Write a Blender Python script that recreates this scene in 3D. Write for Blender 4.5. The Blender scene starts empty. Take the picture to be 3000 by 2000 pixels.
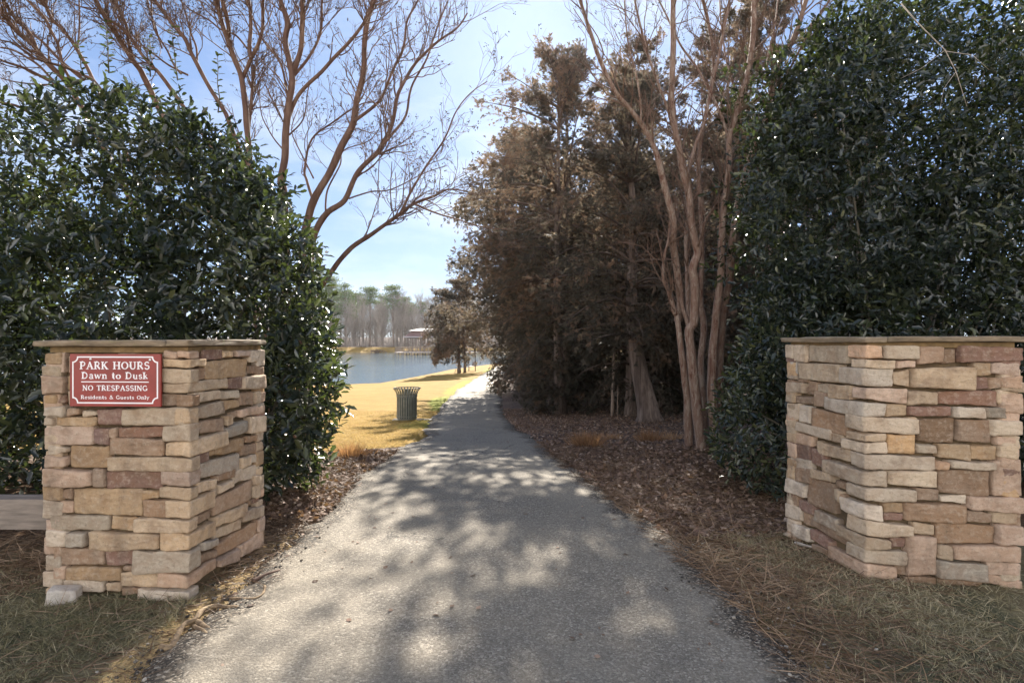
import bpy, math, random
import numpy as np
from mathutils import Vector

# ------------------------------------------------------------------ camera, sky, sun, exposure
SC = bpy.context.scene
COL = SC.collection
CAMZ = 1.47
FPX, HORIZON = 1667.0, 993.0
cam_data = bpy.data.cameras.new("camera")
cam_data.lens = 20.0
cam_data.sensor_width = 36.0
cam_data.shift_y = -7.0 / 3000.0
cam_data.clip_start = 0.05
cam_data.clip_end = 3000.0
cam = bpy.data.objects.new("camera", cam_data)
cam.location = (0, 0, CAMZ)
cam.rotation_euler = (math.radians(90), 0, 0)
COL.objects.link(cam)
SC.camera = cam

SUN_EL, SUN_AZ = math.radians(30.2), math.radians(2.3)      # azimuth to the right of +Y
world = bpy.data.worlds.new("World")
SC.world = world
world.use_nodes = True
wn, wl = world.node_tree.nodes, world.node_tree.links
wn.clear()
w_out = wn.new("ShaderNodeOutputWorld")
w_bg = wn.new("ShaderNodeBackground")
w_sky = wn.new("ShaderNodeTexSky")
w_sky.sky_type = 'NISHITA'
w_sky.sun_disc = False
w_sky.sun_elevation = SUN_EL
w_sky.sun_rotation = SUN_AZ
w_sky.altitude = 100
w_sky.air_density = 1.0
w_sky.dust_density = 0.5
w_sky.ozone_density = 2.0
w_bg.inputs["Strength"].default_value = 0.083
# thin high cloud: wisps mixed over the sky by direction
w_tc = wn.new("ShaderNodeTexCoord")
w_map = wn.new("ShaderNodeMapping")
w_map.inputs["Scale"].default_value = (1.0, 1.0, 3.2)
w_noise = wn.new("ShaderNodeTexNoise")
w_noise.inputs["Scale"].default_value = 2.4
w_noise.inputs["Detail"].default_value = 7
w_noise.inputs["Roughness"].default_value = 0.55
w_ramp = wn.new("ShaderNodeMapRange")
w_ramp.inputs["From Min"].default_value = 0.48
w_ramp.inputs["From Max"].default_value = 0.8
w_ramp.inputs["To Max"].default_value = 0.75
w_mix = wn.new("ShaderNodeMix")
w_mix.data_type = 'RGBA'
w_mix.inputs[7].default_value = (4.6, 4.8, 5.2, 1)
wl.new(w_tc.outputs["Generated"], w_map.inputs["Vector"])
wl.new(w_map.outputs[0], w_noise.inputs["Vector"])
# unseen bright cloud added low behind the viewpoint to fill shaded vertical faces
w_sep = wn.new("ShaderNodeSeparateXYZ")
w_north_fill = wn.new("ShaderNodeMapRange")
w_north_fill.inputs["From Min"].default_value = 0.0
w_north_fill.inputs["From Max"].default_value = -0.5
w_north_fill.inputs["To Max"].default_value = 0.30
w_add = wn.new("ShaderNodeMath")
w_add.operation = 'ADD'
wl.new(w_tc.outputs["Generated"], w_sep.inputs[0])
wl.new(w_sep.outputs[1], w_north_fill.inputs["Value"])
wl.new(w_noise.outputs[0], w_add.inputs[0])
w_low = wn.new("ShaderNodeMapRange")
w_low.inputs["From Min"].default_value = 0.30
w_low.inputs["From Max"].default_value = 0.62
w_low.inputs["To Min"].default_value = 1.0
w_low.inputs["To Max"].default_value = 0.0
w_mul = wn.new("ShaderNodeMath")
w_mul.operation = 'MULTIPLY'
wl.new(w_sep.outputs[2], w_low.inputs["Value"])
wl.new(w_north_fill.outputs[0], w_mul.inputs[0])
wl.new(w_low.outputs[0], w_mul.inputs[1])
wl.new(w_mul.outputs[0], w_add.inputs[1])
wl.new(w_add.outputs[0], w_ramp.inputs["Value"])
w_fill_tone = wn.new("ShaderNodeMix")
w_fill_tone.data_type = 'RGBA'
w_fill_tone.inputs[6].default_value = (4.6, 4.8, 5.2, 1)
w_fill_tone.inputs[7].default_value = (17.0, 16.4, 15.6, 1)  # added northern cloud is brightened here to serve as fill light
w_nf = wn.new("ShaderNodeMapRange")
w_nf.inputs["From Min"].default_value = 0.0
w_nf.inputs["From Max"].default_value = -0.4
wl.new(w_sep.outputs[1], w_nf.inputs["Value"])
wl.new(w_nf.outputs[0], w_fill_tone.inputs[0])
wl.new(w_fill_tone.outputs[2], w_mix.inputs[7])
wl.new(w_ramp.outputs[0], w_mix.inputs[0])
w_gam = wn.new("ShaderNodeGamma")                 # soften the range between the glow round the sun and the far side
w_gam.inputs["Gamma"].default_value = 0.5
w_tint = wn.new("ShaderNodeMix")
w_tint.data_type = 'RGBA'
w_tint.blend_type = 'MULTIPLY'
w_tint.inputs[0].default_value = 1.0
w_tint.inputs[7].default_value = (0.75, 0.97, 1.36, 1)
wl.new(w_sky.outputs[0], w_gam.inputs["Color"])
wl.new(w_gam.outputs[0], w_tint.inputs[6])
wl.new(w_tint.outputs[2], w_mix.inputs[6])
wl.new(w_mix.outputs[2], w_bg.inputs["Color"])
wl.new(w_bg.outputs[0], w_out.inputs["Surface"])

sun_data = bpy.data.lights.new("sun", 'SUN')
sun_data.energy = 5.0
sun_data.angle = math.radians(0.45)
sun_data.color = (1.0, 0.93, 0.82)
sun = bpy.data.objects.new("sun", sun_data)
d_sun = Vector((math.sin(SUN_AZ) * math.cos(SUN_EL), math.cos(SUN_AZ) * math.cos(SUN_EL), math.sin(SUN_EL)))
sun.rotation_euler = d_sun.to_track_quat('Z', 'Y').to_euler()
sun.location = d_sun * 60
COL.objects.link(sun)

SC.view_settings.view_transform = 'Standard'
SC.view_settings.look = 'None'
SC.view_settings.exposure = 1.68
SC.view_settings.gamma = 1.0
SC.view_settings.use_curve_mapping = False
SC.render.engine = 'CYCLES'
SC.cycles.use_denoising = True
SC.cycles.max_bounces = 8
SC.cycles.diffuse_bounces = 5
SC.cycles.glossy_bounces = 3
SC.cycles.transmission_bounces = 4
SC.cycles.sample_clamp_indirect = 6.0

rng = np.random.default_rng(11)

# ------------------------------------------------------------------ helpers
def at(px, py, Y):
    """point seen at photo pixel (px, py) lying Y metres ahead"""
    return np.array([(px - 1500.0) / FPX * Y, Y, CAMZ - (py - HORIZON) / FPX * Y])

def unit(v):
    return v / np.maximum(np.linalg.norm(v, axis=-1, keepdims=True), 1e-9)

_ph = np.random.default_rng(5).uniform(0, 6.28, (40, 3))
_dr = unit(np.random.default_rng(6).normal(size=(40, 3)))
def vnoise(p, freq, k0=0):
    """cheap smooth noise in about -1..1, p (n,3)"""
    s = 0
    for i in range(5):
        j = (k0 * 5 + i) % 40
        w = p @ (_dr[j] * freq * (0.7 + 0.25 * i)) + _ph[j, 0]
        w2 = p @ (_dr[(j + 7) % 40] * freq * (0.6 + 0.3 * i)) + _ph[j, 1]
        s = s + np.sin(w + 1.3 * np.sin(w2))
    return s / 3.0

def tag(o, label=None, cat=None, group=None, kind=None):
    if label: o["label"] = label
    if cat: o["category"] = cat
    if group: o["group"] = group
    if kind: o["kind"] = kind
    return o

def empty(name, loc, label, cat, group=None):
    o = bpy.data.objects.new(name, None)
    o.empty_display_size = 0.2
    o.location = [float(v) for v in loc]
    COL.objects.link(o)
    return tag(o, label, cat, group)

def raw_mesh(name, V, quads=None, tris=None, attrs=None, smooth=True):
    me = bpy.data.meshes.new(name)
    V = np.asarray(V, dtype=np.float32)
    nq = 0 if quads is None else len(quads)
    nt = 0 if tris is None else len(tris)
    me.vertices.add(len(V))
    me.vertices.foreach_set("co", V.ravel())
    me.loops.add(nq * 4 + nt * 3)
    me.polygons.add(nq + nt)
    li = []
    if nq: li.append(np.asarray(quads, dtype=np.int32).ravel())
    if nt: li.append(np.asarray(tris, dtype=np.int32).ravel())
    me.loops.foreach_set("vertex_index", np.concatenate(li))
    st = np.concatenate([np.arange(nq) * 4, nq * 4 + np.arange(nt) * 3]).astype(np.int32)
    me.polygons.foreach_set("loop_start", st)
    me.polygons.foreach_set("use_smooth", np.full(nq + nt, smooth))
    me.update(calc_edges=True)
    for k, a in (attrs or {}).items():
        a = np.asarray(a, dtype=np.float32)
        if a.ndim == 1:
            at_ = me.attributes.new(k, 'FLOAT', 'POINT')
            at_.data.foreach_set("value", a)
        else:
            at_ = me.attributes.new(k, 'FLOAT_COLOR', 'POINT')
            c = np.ones((len(a), 4), dtype=np.float32)
            c[:, :3] = a
            at_.data.foreach_set("color", c.ravel())
    me.validate()
    return me

def link_mesh(name, me, mat, parent=None, loc=None):
    o = bpy.data.objects.new(name, me)
    if mat is not None and len(me.materials) == 0:
        me.materials.append(mat)
    if loc is not None:
        o.location = [float(v) for v in loc]
    if parent is not None:
        o.parent = parent
    COL.objects.link(o)
    return o

class MB:
    """collects shapes (world coordinates) into ONE mesh; build() rebases to its parent's origin"""
    def __init__(self):
        self.V, self.Q, self.T, self.A, self.n = [], [], [], [], 0
    def add(self, V, quads=None, tris=None, tint=None):
        V = np.asarray(V, dtype=float)
        if quads is not None and len(quads): self.Q.append(np.asarray(quads) + self.n)
        if tris is not None and len(tris): self.T.append(np.asarray(tris) + self.n)
        self.V.append(V)
        if tint is None: tint = (0.5, 0.5, 0.5)
        t = np.asarray(tint, dtype=float)
        self.A.append(np.broadcast_to(t, (len(V), 3)) if t.ndim == 1 else t)
        self.n += len(V)
        return self
    def box(self, c, size, rz=0.0, tint=None, bev=0.0):
        x, y, z = [s / 2.0 for s in size]
        if bev > 0:
            V, Q = rounded_box((x, y, z), bev)
        else:
            V = np.array([[i, j, k] for i in (-x, x) for j in (-y, y) for k in (-z, z)])
            Q = [(0, 1, 3, 2), (4, 6, 7, 5), (0, 4, 5, 1), (2, 3, 7, 6), (0, 2, 6, 4), (1, 5, 7, 3)]
        ca, sa = math.cos(rz), math.sin(rz)
        W = np.stack([V[:, 0] * ca - V[:, 1] * sa, V[:, 0] * sa + V[:, 1] * ca, V[:, 2]], 1) + np.asarray(c)
        return self.add(W, Q, tint=tint)
    def tube(self, P, R, ns=6, tint=None, cap=True):
        P = np.asarray(P, dtype=float); k = len(P)
        R = np.broadcast_to(np.asarray(R, dtype=float), (k,))
        T = np.gradient(P, axis=0); T = unit(T)
        ref = np.array([0.0, 0.0, 1.0]) if abs(T[:, 2]).mean() < 0.8 else np.array([1.0, 0.0, 0.0])
        U = unit(np.cross(T, ref)); W = np.cross(T, U)
        a = np.arange(ns) * 2 * math.pi / ns
        ring = P[:, None, :] + R[:, None, None] * (np.cos(a)[None, :, None] * U[:, None, :] + np.sin(a)[None, :, None] * W[:, None, :])
        V = ring.reshape(-1, 3)
        i = np.arange(k - 1)[:, None] * ns; j = np.arange(ns)[None, :]; j2 = (j + 1) % ns
        Q = np.stack([i + j, i + j2, i + ns + j2, i + ns + j], -1).reshape(-1, 4)
        tr = None
        if cap:
            V = np.vstack([V, P[0], P[-1]])
            b, e = k * ns, k * ns + 1
            tr = [(b, (q + 1) % ns, q) for q in range(ns)] + [(e, (k - 1) * ns + q, (k - 1) * ns + (q + 1) % ns) for q in range(ns)]
        return self.add(V, Q, tr, tint)
    def cyl(self, c, r, h, ns=16, r2=None, tint=None):
        c = np.asarray(c, dtype=float)
        return self.tube([c, c + np.array([0, 0, h])], [r, r if r2 is None else r2], ns, tint)
    def prism(self, poly, o, u, v, w, th, tint=None):
        """polygon (list of 2-D points, in order) in plane o+u,v extruded along w by th (fan around its mean)"""
        p = np.asarray(poly, dtype=float); n = len(p)
        A = o + p[:, :1] * u + p[:, 1:] * v
        B = A + w * th
        V = np.vstack([A, B, A.mean(0), B.mean(0)])
        Q = [(i, (i + 1) % n, n + (i + 1) % n, n + i) for i in range(n)]
        T = [(2 * n, (i + 1) % n, i) for i in range(n)] + [(2 * n + 1, n + i, n + (i + 1) % n) for i in range(n)]
        return self.add(V, Q, T, tint)
    def build(self, name, mat, parent=None, smooth=False, label=None):
        V = np.vstack(self.V)
        off = np.zeros(3)
        if parent is not None:
            p = parent
            while p is not None:
                off += np.array(p.location); p = p.parent
            o_loc = None
        else:
            off = np.array([(V[:, 0].min() + V[:, 0].max()) / 2, (V[:, 1].min() + V[:, 1].max()) / 2, V[:, 2].min()])
            o_loc = off
        me = raw_mesh(name, V - off, np.vstack(self.Q) if self.Q else None, np.vstack(self.T) if self.T else None,
                      {"tint": np.vstack(self.A)}, smooth)
        o = link_mesh(name, me, mat, parent, o_loc)
        if label: o["label"] = label
        return o

_rb = {}
def rounded_box(half, r, n=(4, 4, 4)):
    V, Q = cube_lattice(*n)
    h = np.asarray(half, dtype=float)
    r = min(r, h.min() * 0.95)
    p = V * h
    q = np.clip(p, -(h - r), h - r)
    d = p - q
    return q + r * unit(d), Q

def cube_lattice(nx, ny, nz):
    key = (nx, ny, nz)
    if key in _rb: return _rb[key]
    def lin(n):
        t = np.linspace(-1, 1, n + 1)
        return np.sign(t) * np.abs(t) ** 0.6
    X, Y, Z = lin(nx), lin(ny), lin(nz)
    idx, V, Q = {}, [], []
    def vid(i, j, k):
        if (i, j, k) not in idx:
            idx[(i, j, k)] = len(V); V.append((X[i], Y[j], Z[k]))
        return idx[(i, j, k)]
    for i in range(nx):
        for j in range(ny):
            Q.append((vid(i, j, 0), vid(i, j + 1, 0), vid(i + 1, j + 1, 0), vid(i + 1, j, 0)))
            Q.append((vid(i, j, nz), vid(i + 1, j, nz), vid(i + 1, j + 1, nz), vid(i, j + 1, nz)))
    for i in range(nx):
        for k in range(nz):
            Q.append((vid(i, 0, k), vid(i + 1, 0, k), vid(i + 1, 0, k + 1), vid(i, 0, k + 1)))
            Q.append((vid(i, ny, k), vid(i, ny, k + 1), vid(i + 1, ny, k + 1), vid(i + 1, ny, k)))
    for j in range(ny):
        for k in range(nz):
            Q.append((vid(0, j, k), vid(0, j, k + 1), vid(0, j + 1, k + 1), vid(0, j + 1, k)))
            Q.append((vid(nx, j, k), vid(nx, j + 1, k), vid(nx, j + 1, k + 1), vid(nx, j, k + 1)))
    _rb[key] = (np.array(V), np.array(Q))
    return _rb[key]

def scatter(template_V, template_F, pos, ax, nrm, size, width=None):
    """vectorised copies of a small leaf-like template: x along ax, z along nrm. returns V, F (template faces all same arity)"""
    ax = unit(ax)
    nrm = unit(nrm - (nrm * ax).sum(1, keepdims=True) * ax)
    side = np.cross(nrm, ax)
    w = size if width is None else width
    T = np.asarray(template_V, dtype=float)
    V = (pos[:, None, :] + T[None, :, 0:1] * ax[:, None, :] * size[:, None, None]
         + T[None, :, 1:2] * side[:, None, :] * w[:, None, None] + T[None, :, 2:3] * nrm[:, None, :] * size[:, None, None])
    n, k = len(pos), len(T)
    F = np.asarray(template_F)[None, :, :] + (np.arange(n) * k)[:, None, None]
    return V.reshape(-1, 3), F.reshape(-1, np.asarray(template_F).shape[1])

# ------------------------------------------------------------------ materials
def new_mat(name):
    m = bpy.data.materials.new(name)
    m.use_nodes = True
    nt = m.node_tree
    nt.nodes.clear()
    out = nt.nodes.new("ShaderNodeOutputMaterial")
    b = nt.nodes.new("ShaderNodeBsdfPrincipled")
    nt.links.new(b.outputs[0], out.inputs[0])
    return m, nt, b, out

class NT:
    def __init__(self, nt): self.nt, self.n, self.l = nt, nt.nodes, nt.links
    def _in(self, node, key, v):
        if v is None: return
        if hasattr(v, "is_output") or isinstance(v, bpy.types.NodeSocket): self.l.new(v, node.inputs[key])
        else:
            try: node.inputs[key].default_value = v
            except Exception: node.inputs[key].default_value = (*v, 1) if len(v) == 3 else v
    def coord(self, kind="Object"): return self.n.new("ShaderNodeTexCoord").outputs[kind]
    def pos(self): return self.n.new("ShaderNodeNewGeometry").outputs["Position"]
    def attr(self, name, fac=False):
        a = self.n.new("ShaderNodeAttribute"); a.attribute_name = name
        return a.outputs["Fac"] if fac else a.outputs["Color"]
    def mapping(self, vec, scale=(1, 1, 1), rot=(0, 0, 0)):
        m = self.n.new("ShaderNodeMapping"); self.l.new(vec, m.inputs[0])
        m.inputs["Scale"].default_value = scale; m.inputs["Rotation"].default_value = rot
        return m.outputs[0]
    def noise(self, vec, scale, detail=4, rough=0.55, dist=0.0, color=False):
        t = self.n.new("ShaderNodeTexNoise"); self.l.new(vec, t.inputs["Vector"])
        t.inputs["Scale"].default_value = scale; t.inputs["Detail"].default_value = detail
        t.inputs["Roughness"].default_value = rough; t.inputs["Distortion"].default_value = dist
        return t.outputs["Color" if color else "Fac"]
    def voronoi(self, vec, scale, out="Distance", feature='F1'):
        t = self.n.new("ShaderNodeTexVoronoi"); t.feature = feature
        self.l.new(vec, t.inputs["Vector"]); t.inputs["Scale"].default_value = scale
        return t.outputs[out]
    def wave(self, vec, scale, dist=3.0, detail=3):
        t = self.n.new("ShaderNodeTexWave"); self.l.new(vec, t.inputs["Vector"])
        t.inputs["Scale"].default_value = scale; t.inputs["Distortion"].default_value = dist; t.inputs["Detail"].default_value = detail
        return t.outputs["Fac"]
    def rng(self, v, a, b, c=0.0, d=1.0):
        m = self.n.new("ShaderNodeMapRange"); self.l.new(v, m.inputs[0])
        for i, x in enumerate((a, b, c, d)): m.inputs[1 + i].default_value = x
        return m.outputs[0]
    def ramp(self, v, stops):
        r = self.n.new("ShaderNodeValToRGB"); self.l.new(v, r.inputs[0])
        e = r.color_ramp.elements
        while len(e) < len(stops): e.new(0.5)
        for k, (p, c) in enumerate(stops):
            e[k].position = p; e[k].color = (*c, 1)
        return r.outputs[0]
    def mix(self, f, a, b, mode='MIX'):
        m = self.n.new("ShaderNodeMix"); m.data_type = 'RGBA'; m.blend_type = mode
        for k, v in ((0, f), (6, a), (7, b)):
            if isinstance(v, bpy.types.NodeSocket): self.l.new(v, m.inputs[k])
            elif k == 0: m.inputs[0].default_value = v
            else: m.inputs[k].default_value = (*v, 1)
        return m.outputs[2]
    def math(self, op, a, b=0.0, clamp=False):
        m = self.n.new("ShaderNodeMath"); m.operation = op; m.use_clamp = clamp
        for k, v in ((0, a), (1, b)):
            if isinstance(v, bpy.types.NodeSocket): self.l.new(v, m.inputs[k])
            else: m.inputs[k].default_value = v
        return m.outputs[0]
    def sep(self, c):
        s = self.n.new("ShaderNodeSeparateColor"); self.l.new(c, s.inputs[0]); return s.outputs
    def bump(self, h, strength=0.5, dist=0.01, normal=None):
        b = self.n.new("ShaderNodeBump"); self.l.new(h, b.inputs["Height"])
        b.inputs["Strength"].default_value = strength; b.inputs["Distance"].default_value = dist
        if normal is not None: self.l.new(normal, b.inputs["Normal"])
        return b.outputs[0]

def plain(name, color, rough=0.6, metal=0.0, var=0.25, scale=6.0, bump=0.0, stretch=(1, 1, 1)):
    m, nt, b, out = new_mat(name); g = NT(nt)
    c = g.mapping(g.coord(), stretch)
    n = g.noise(c, scale, 6, 0.6)
    lo = tuple(v * (1 - var) for v in color); hi = tuple(min(1, v * (1 + var)) for v in color)
    nt.links.new(g.ramp(n, [(0.3, lo), (0.7, hi)]), b.inputs["Base Color"])
    b.inputs["Roughness"].default_value = rough; b.inputs["Metallic"].default_value = metal
    if bump: nt.links.new(g.bump(n, bump, 0.01), b.inputs["Normal"])
    return m

def leaf_mat(name, dark, mid, light, rough=0.35, trans=0.25, tcol=(0.16, 0.3, 0.03), spec=0.5):
    """tint.r = place on the colour ramp of the leaf"""
    m, nt, b, out = new_mat(name); g = NT(nt)
    t = g.sep(g.attr("tint"))
    col = g.ramp(t[0], [(0.0, dark), (0.5, mid), (1.0, light)])
    nt.links.new(col, b.inputs["Base Color"])
    b.inputs["Roughness"].default_value = rough
    b.inputs["Specular IOR Level"].default_value = spec
    if trans > 0:
        tr = g.n.new("ShaderNodeBsdfTranslucent")
        nt.links.new(g.mix(1.0, g.mix(0.5, col, (1, 1, 1)), tcol, 'MULTIPLY'), tr.inputs[0])
        mx = g.n.new("ShaderNodeMixShader"); mx.inputs[0].default_value = trans
        nt.links.new(b.outputs[0], mx.inputs[1]); nt.links.new(tr.outputs[0], mx.inputs[2])
        nt.links.new(mx.outputs[0], out.inputs[0])
    return m

# ------------------------------------------------------------------ terrain
_yy = np.linspace(-80, 240, 3201)
_b = np.interp(_yy, [-80, 4.5, 8, 12, 15.4, 22, 37, 55, 100, 240], [0, 0, -.10, -.38, -.74, -1.1, -1.5, -1.65, -1.7, -1.7])
_k = np.exp(-0.5 * (np.arange(-30, 31) / 12.0) ** 2); _k /= _k.sum()
_bs = np.convolve(np.pad(_b, 30, mode='edge'), _k, mode='valid')
WATER_Z = -2.2
def shore_x(y):
    return np.interp(y, [-60, 20, 28, 35, 42.2, 55, 70, 85, 95, 110, 130, 160], [-95, -80, -50, -23, -12.2, -9.5, -7.2, -2.5, 2, 8, 14, 40])

def gz(x, y):
    x = np.asarray(x, dtype=float); y = np.asarray(y, dtype=float)
    base = np.interp(y, _yy, _bs)
    # the wooded bed climbs gently away from the path on the right
    base = base + np.clip((x - 1.2) / 6, 0, 1) ** 1.3 * np.clip((y - 5.5) / 5, 0, 1) * 0.45
    # little mounds of straw and soil at the feet of the crape myrtle and the hedges
    for cx, cy, r, h in ((2.75, 7.6, 0.7, 0.10), (2.5, 6.2, 0.6, 0.05), (-2.4, 5.3, 0.7, 0.05)):
        base = base + h * np.exp(-((x - cx) ** 2 + (y - cy) ** 2) / (r * r))
    xs = shore_x(y)
    t = np.clip((x - xs) / 8.5, 0, 1); t = t * t * (3 - 2 * t) * 0.55 + t * 0.45
    z = WATER_Z + (base - WATER_Z) * t
    z = np.where(x < xs, WATER_Z - np.minimum(1.2, 0.25 * (xs - x)), z)
    far = np.interp(y, [100, 140, 157, 159, 166, 200, 600, 1200], [-9, -3, -2.2, -2.0, -0.9, -0.7, 3, 5])
    return np.maximum(z, far)

def ground_hit(px, py):
    dx, dz = (px - 1500.0) / FPX, -(py - HORIZON) / FPX
    lo = 0.5
    for s in np.arange(0.5, 200, 0.05):
        if CAMZ + dz * s < float(gz(dx * s, s)): break
        lo = s
    return np.array([dx * lo, lo, float(gz(dx * lo, lo))])

PL = [ground_hit(*p)[:2] for p in [(330,2100),(430,1990),(600,1830),(760,1650),(870,1560),(960,1480),(1060,1385),(1122,1345),(1163,1316),(1194,1301),(1227,1278),(1245,1252),(1268,1224),(1304,1173),(1352,1133),(1398,1104),(1424,1090),(1446,1081)]]
PR = [ground_hit(*p)[:2] for p in [(2520,2100),(2420,2000),(2265,1800),(2140,1690),(2010,1600),(1885,1500),(1738,1400),(1600,1310),(1520,1259),(1485,1228),(1472,1190),(1468,1150),(1470,1120),(1478,1100),(1490,1087),(1512,1079)]]
PL, PR = np.array(PL), np.array(PR)
def path_l(y): return np.interp(y, np.r_[-3.2, PL[:, 1]], np.r_[-2.6, PL[:, 0]])
def path_r(y): return np.interp(y, np.r_[-3.2, PR[:, 1]], np.r_[2.9, PR[:, 0]])

def lines(*segs):
    out = [segs[0][0]]
    for a, b, s in segs:
        n = max(1, int(round((b - a) / s))); out += list(np.linspace(a, b, n + 1)[1:])
    return np.array(out)
GX = lines((-900, -200, 70), (-200, -60, 10), (-60, -16, 1.0), (-16, -5.5, 0.3), (-5.5, 5.5, 0.055), (5.5, 16, 0.3), (16, 60, 2), (60, 200, 14), (200, 900, 100))
GY = lines((-300, -30, 45), (-30, -3, 1.5), (-3, 1.3, 0.3), (1.3, 7, 0.05), (7, 14, 0.12), (14, 50, 0.5), (50, 100, 1.0), (100, 150, 5), (150, 170, 1.0), (170, 300, 10), (300, 1200, 100))
X, Y = np.meshgrid(GX, GY)
Z = gz(X, Y)
dl, dr = path_l(Y) - X, X - path_r(Y)                # >0 outside the path
P3 = np.stack([X.ravel(), Y.ravel(), 0 * X.ravel()], 1)
rough = (vnoise(P3, 9, 1) * 0.010 + vnoise(P3, 24, 2) * 0.006 + vnoise(P3, 60, 3) * 0.003).reshape(X.shape)
edge = np.clip(np.maximum(dl, dr) / 0.35, 0, 1)
near = np.clip((40 - Y) / 25, 0, 1) * (Y < 60)
inside = (np.maximum(dl, dr) < 0) & (Y < 75)
Zt = Z + rough * near * edge - np.where(inside, 0.05, 0.0)
def sm(v, a, b):
    t = np.clip((v - a) / (b - a), 0, 1); return t * t * (3 - 2 * t)
wob = (vnoise(P3, 1.6, 4) * 0.30 + vnoise(P3, 5, 5) * 0.12).reshape(X.shape)
left = dl > -0.3
# lawn: dormant yellow turf, left of the path from 8 m on, and everywhere far away
lawn = np.where(X < (path_l(Y) + path_r(Y)) / 2, sm(Y + wob + 0.12 * (dl - 1.5), 7.9, 8.5), sm(Y, 60, 75))
lawn = np.maximum(lawn, sm(-Y, 3, 6)) * (1 - sm(Y, 166, 169))
wood_floor = sm(Y, 166, 169)
lit = np.where(X > (path_l(Y) + path_r(Y)) / 2, sm(Y + wob, 5.0, 7.0), sm(Y + wob, 5.0, 6.0)) * (1 - lawn)
lit = np.maximum(lit, wood_floor)
straw = np.maximum(np.where(X > 0, sm(Y + wob * 1.2, 3.7, 4.6) * (1 - sm(Y + wob, 7.6, 9.2)), sm(Y + wob, 3.9, 4.6) * (1 - sm(Y + wob, 6.6, 7.6))), 0)
dirt = np.where(X < 0, (1 - sm(dl + wob * 0.5, 0.12, 0.5)) * (1 - sm(Y, 4.2, 5.0)), (1 - sm(dr + wob * 0.5, 0.05, 0.3)) * (1 - sm(Y, 3.4, 4.2)))
# greener strip of turf along the path and round the can
gre = lawn * np.where(X < 0, np.exp(-((dl - 0.25 - 0.2 * wob) / 0.45) ** 2), 0) * sm(Y, 7, 9) * (1 - sm(Y, 60, 70)) * sm((vnoise(P3, 0.55, 7)).reshape(X.shape), -0.5, 0.5)
m_ground, nt, b, out = new_mat("ground_cover"); g = NT(nt)
wc = g.pos()
za, zb = g.sep(g.attr("zones")), g.sep(g.attr("zones_more"))
nz = g.noise(wc, 7, 5, 0.7)
nz2 = g.noise(wc, 60, 4, 0.7)
def soft(w): return g.rng(g.math('ADD', w, g.math('MULTIPLY', g.math('SUBTRACT', nz, 0.5), 0.9)), 0.35, 0.65)
blade = g.noise(g.mapping(wc, (1, 1, 0.3)), 140, 3, 0.8)
c_dry = g.ramp(g.math('ADD', g.math('MULTIPLY', nz, 0.5), g.math('MULTIPLY', blade, 0.5)), [(0.25, (.07, .055, .03)), (0.5, (.20, .16, .09)), (0.75, (.38, .32, .19))])
c_green = g.ramp(nz2, [(0.3, (.06, .065, .036)), (0.7, (.19, .175, .105))])
c_near = g.mix(g.rng(g.noise(wc, 2.2, 3), 0.45, 0.62), c_dry, c_green)
c_straw = g.ramp(nz2, [(0.25, (.035, .022, .014)), (0.5, (.11, .065, .038)), (0.75, (.24, .155, .095))])
vl = g.sep(g.voronoi(wc, 26, "Color"))
c_lit = g.mix(g.rng(nz2, 0.3, 0.75), g.ramp(vl[0], [(0.0, (.05, .034, .027)), (0.5, (.15, .098, .073)), (0.85, (.26, .185, .14)), (1.0, (.38, .30, .24))]), (.08, .056, .045))
c_lawn0 = g.ramp(g.math('ADD', g.math('MULTIPLY', g.noise(wc, 0.9, 6, 0.65), 0.65), g.math('MULTIPLY', nz2, 0.35)), [(0.3, (.23, .14, .028)), (0.5, (.30, .19, .042)), (0.7, (.37, .245, .07))])
c_lawn = g.mix(g.rng(g.noise(wc, 22, 5, 0.75), 0.5, 0.8, 0, 0.55), c_lawn0, (.20, .12, .04))
c_lawn = g.mix(g.rng(g.noise(g.mapping(wc, (1, .35, 1)), 3.5, 4, 0.6), 0.52, 0.7, 0, 0.35), c_lawn, (.30, .14, .05))
c_gr = g.ramp(nz2, [(0.3, (.16, .20, .02)), (0.7, (.30, .33, .05))])
c_dirt = g.ramp(g.math('ADD', g.math('MULTIPLY', nz, 0.5), g.math('MULTIPLY', nz2, 0.5)), [(0.3, (.20, .13, .06)), (0.55, (.36, .26, .13)), (0.75, (.46, .35, .20))])
col = g.mix(soft(zb[0]), c_near, c_dirt)
col = g.mix(soft(za[1]), col, c_lit)
col = g.mix(soft(za[2]), col, c_straw)
col = g.mix(soft(za[0]), col, c_lawn)
col = g.mix(g.math('MULTIPLY', soft(zb[1]), 0.8), col, c_gr)
nt.links.new(col, b.inputs["Base Color"])
b.inputs["Roughness"].default_value = 0.95
b.inputs["Specular IOR Level"].default_value = 0.15
nt.links.new(g.bump(g.math('ADD', nz2, blade), 0.7, 0.02), b.inputs["Normal"])
ny, nx = X.shape
I = np.arange(ny * nx).reshape(ny, nx)
quads = np.stack([I[:-1, :-1], I[:-1, 1:], I[1:, 1:], I[1:, :-1]], -1).reshape(-1, 4)
me = raw_mesh("ground", np.stack([X.ravel(), Y.ravel(), Zt.ravel()], 1), quads, None,
              {"zones": np.stack([lawn.ravel(), lit.ravel(), straw.ravel()], 1),
               "zones_more": np.stack([dirt.ravel(), gre.ravel(), 0 * dirt.ravel()], 1)})
tag(link_mesh("ground", me, m_ground), "winter ground of dry turf, pine straw, leaf litter and yellow dormant lawn", kind="structure")

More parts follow.
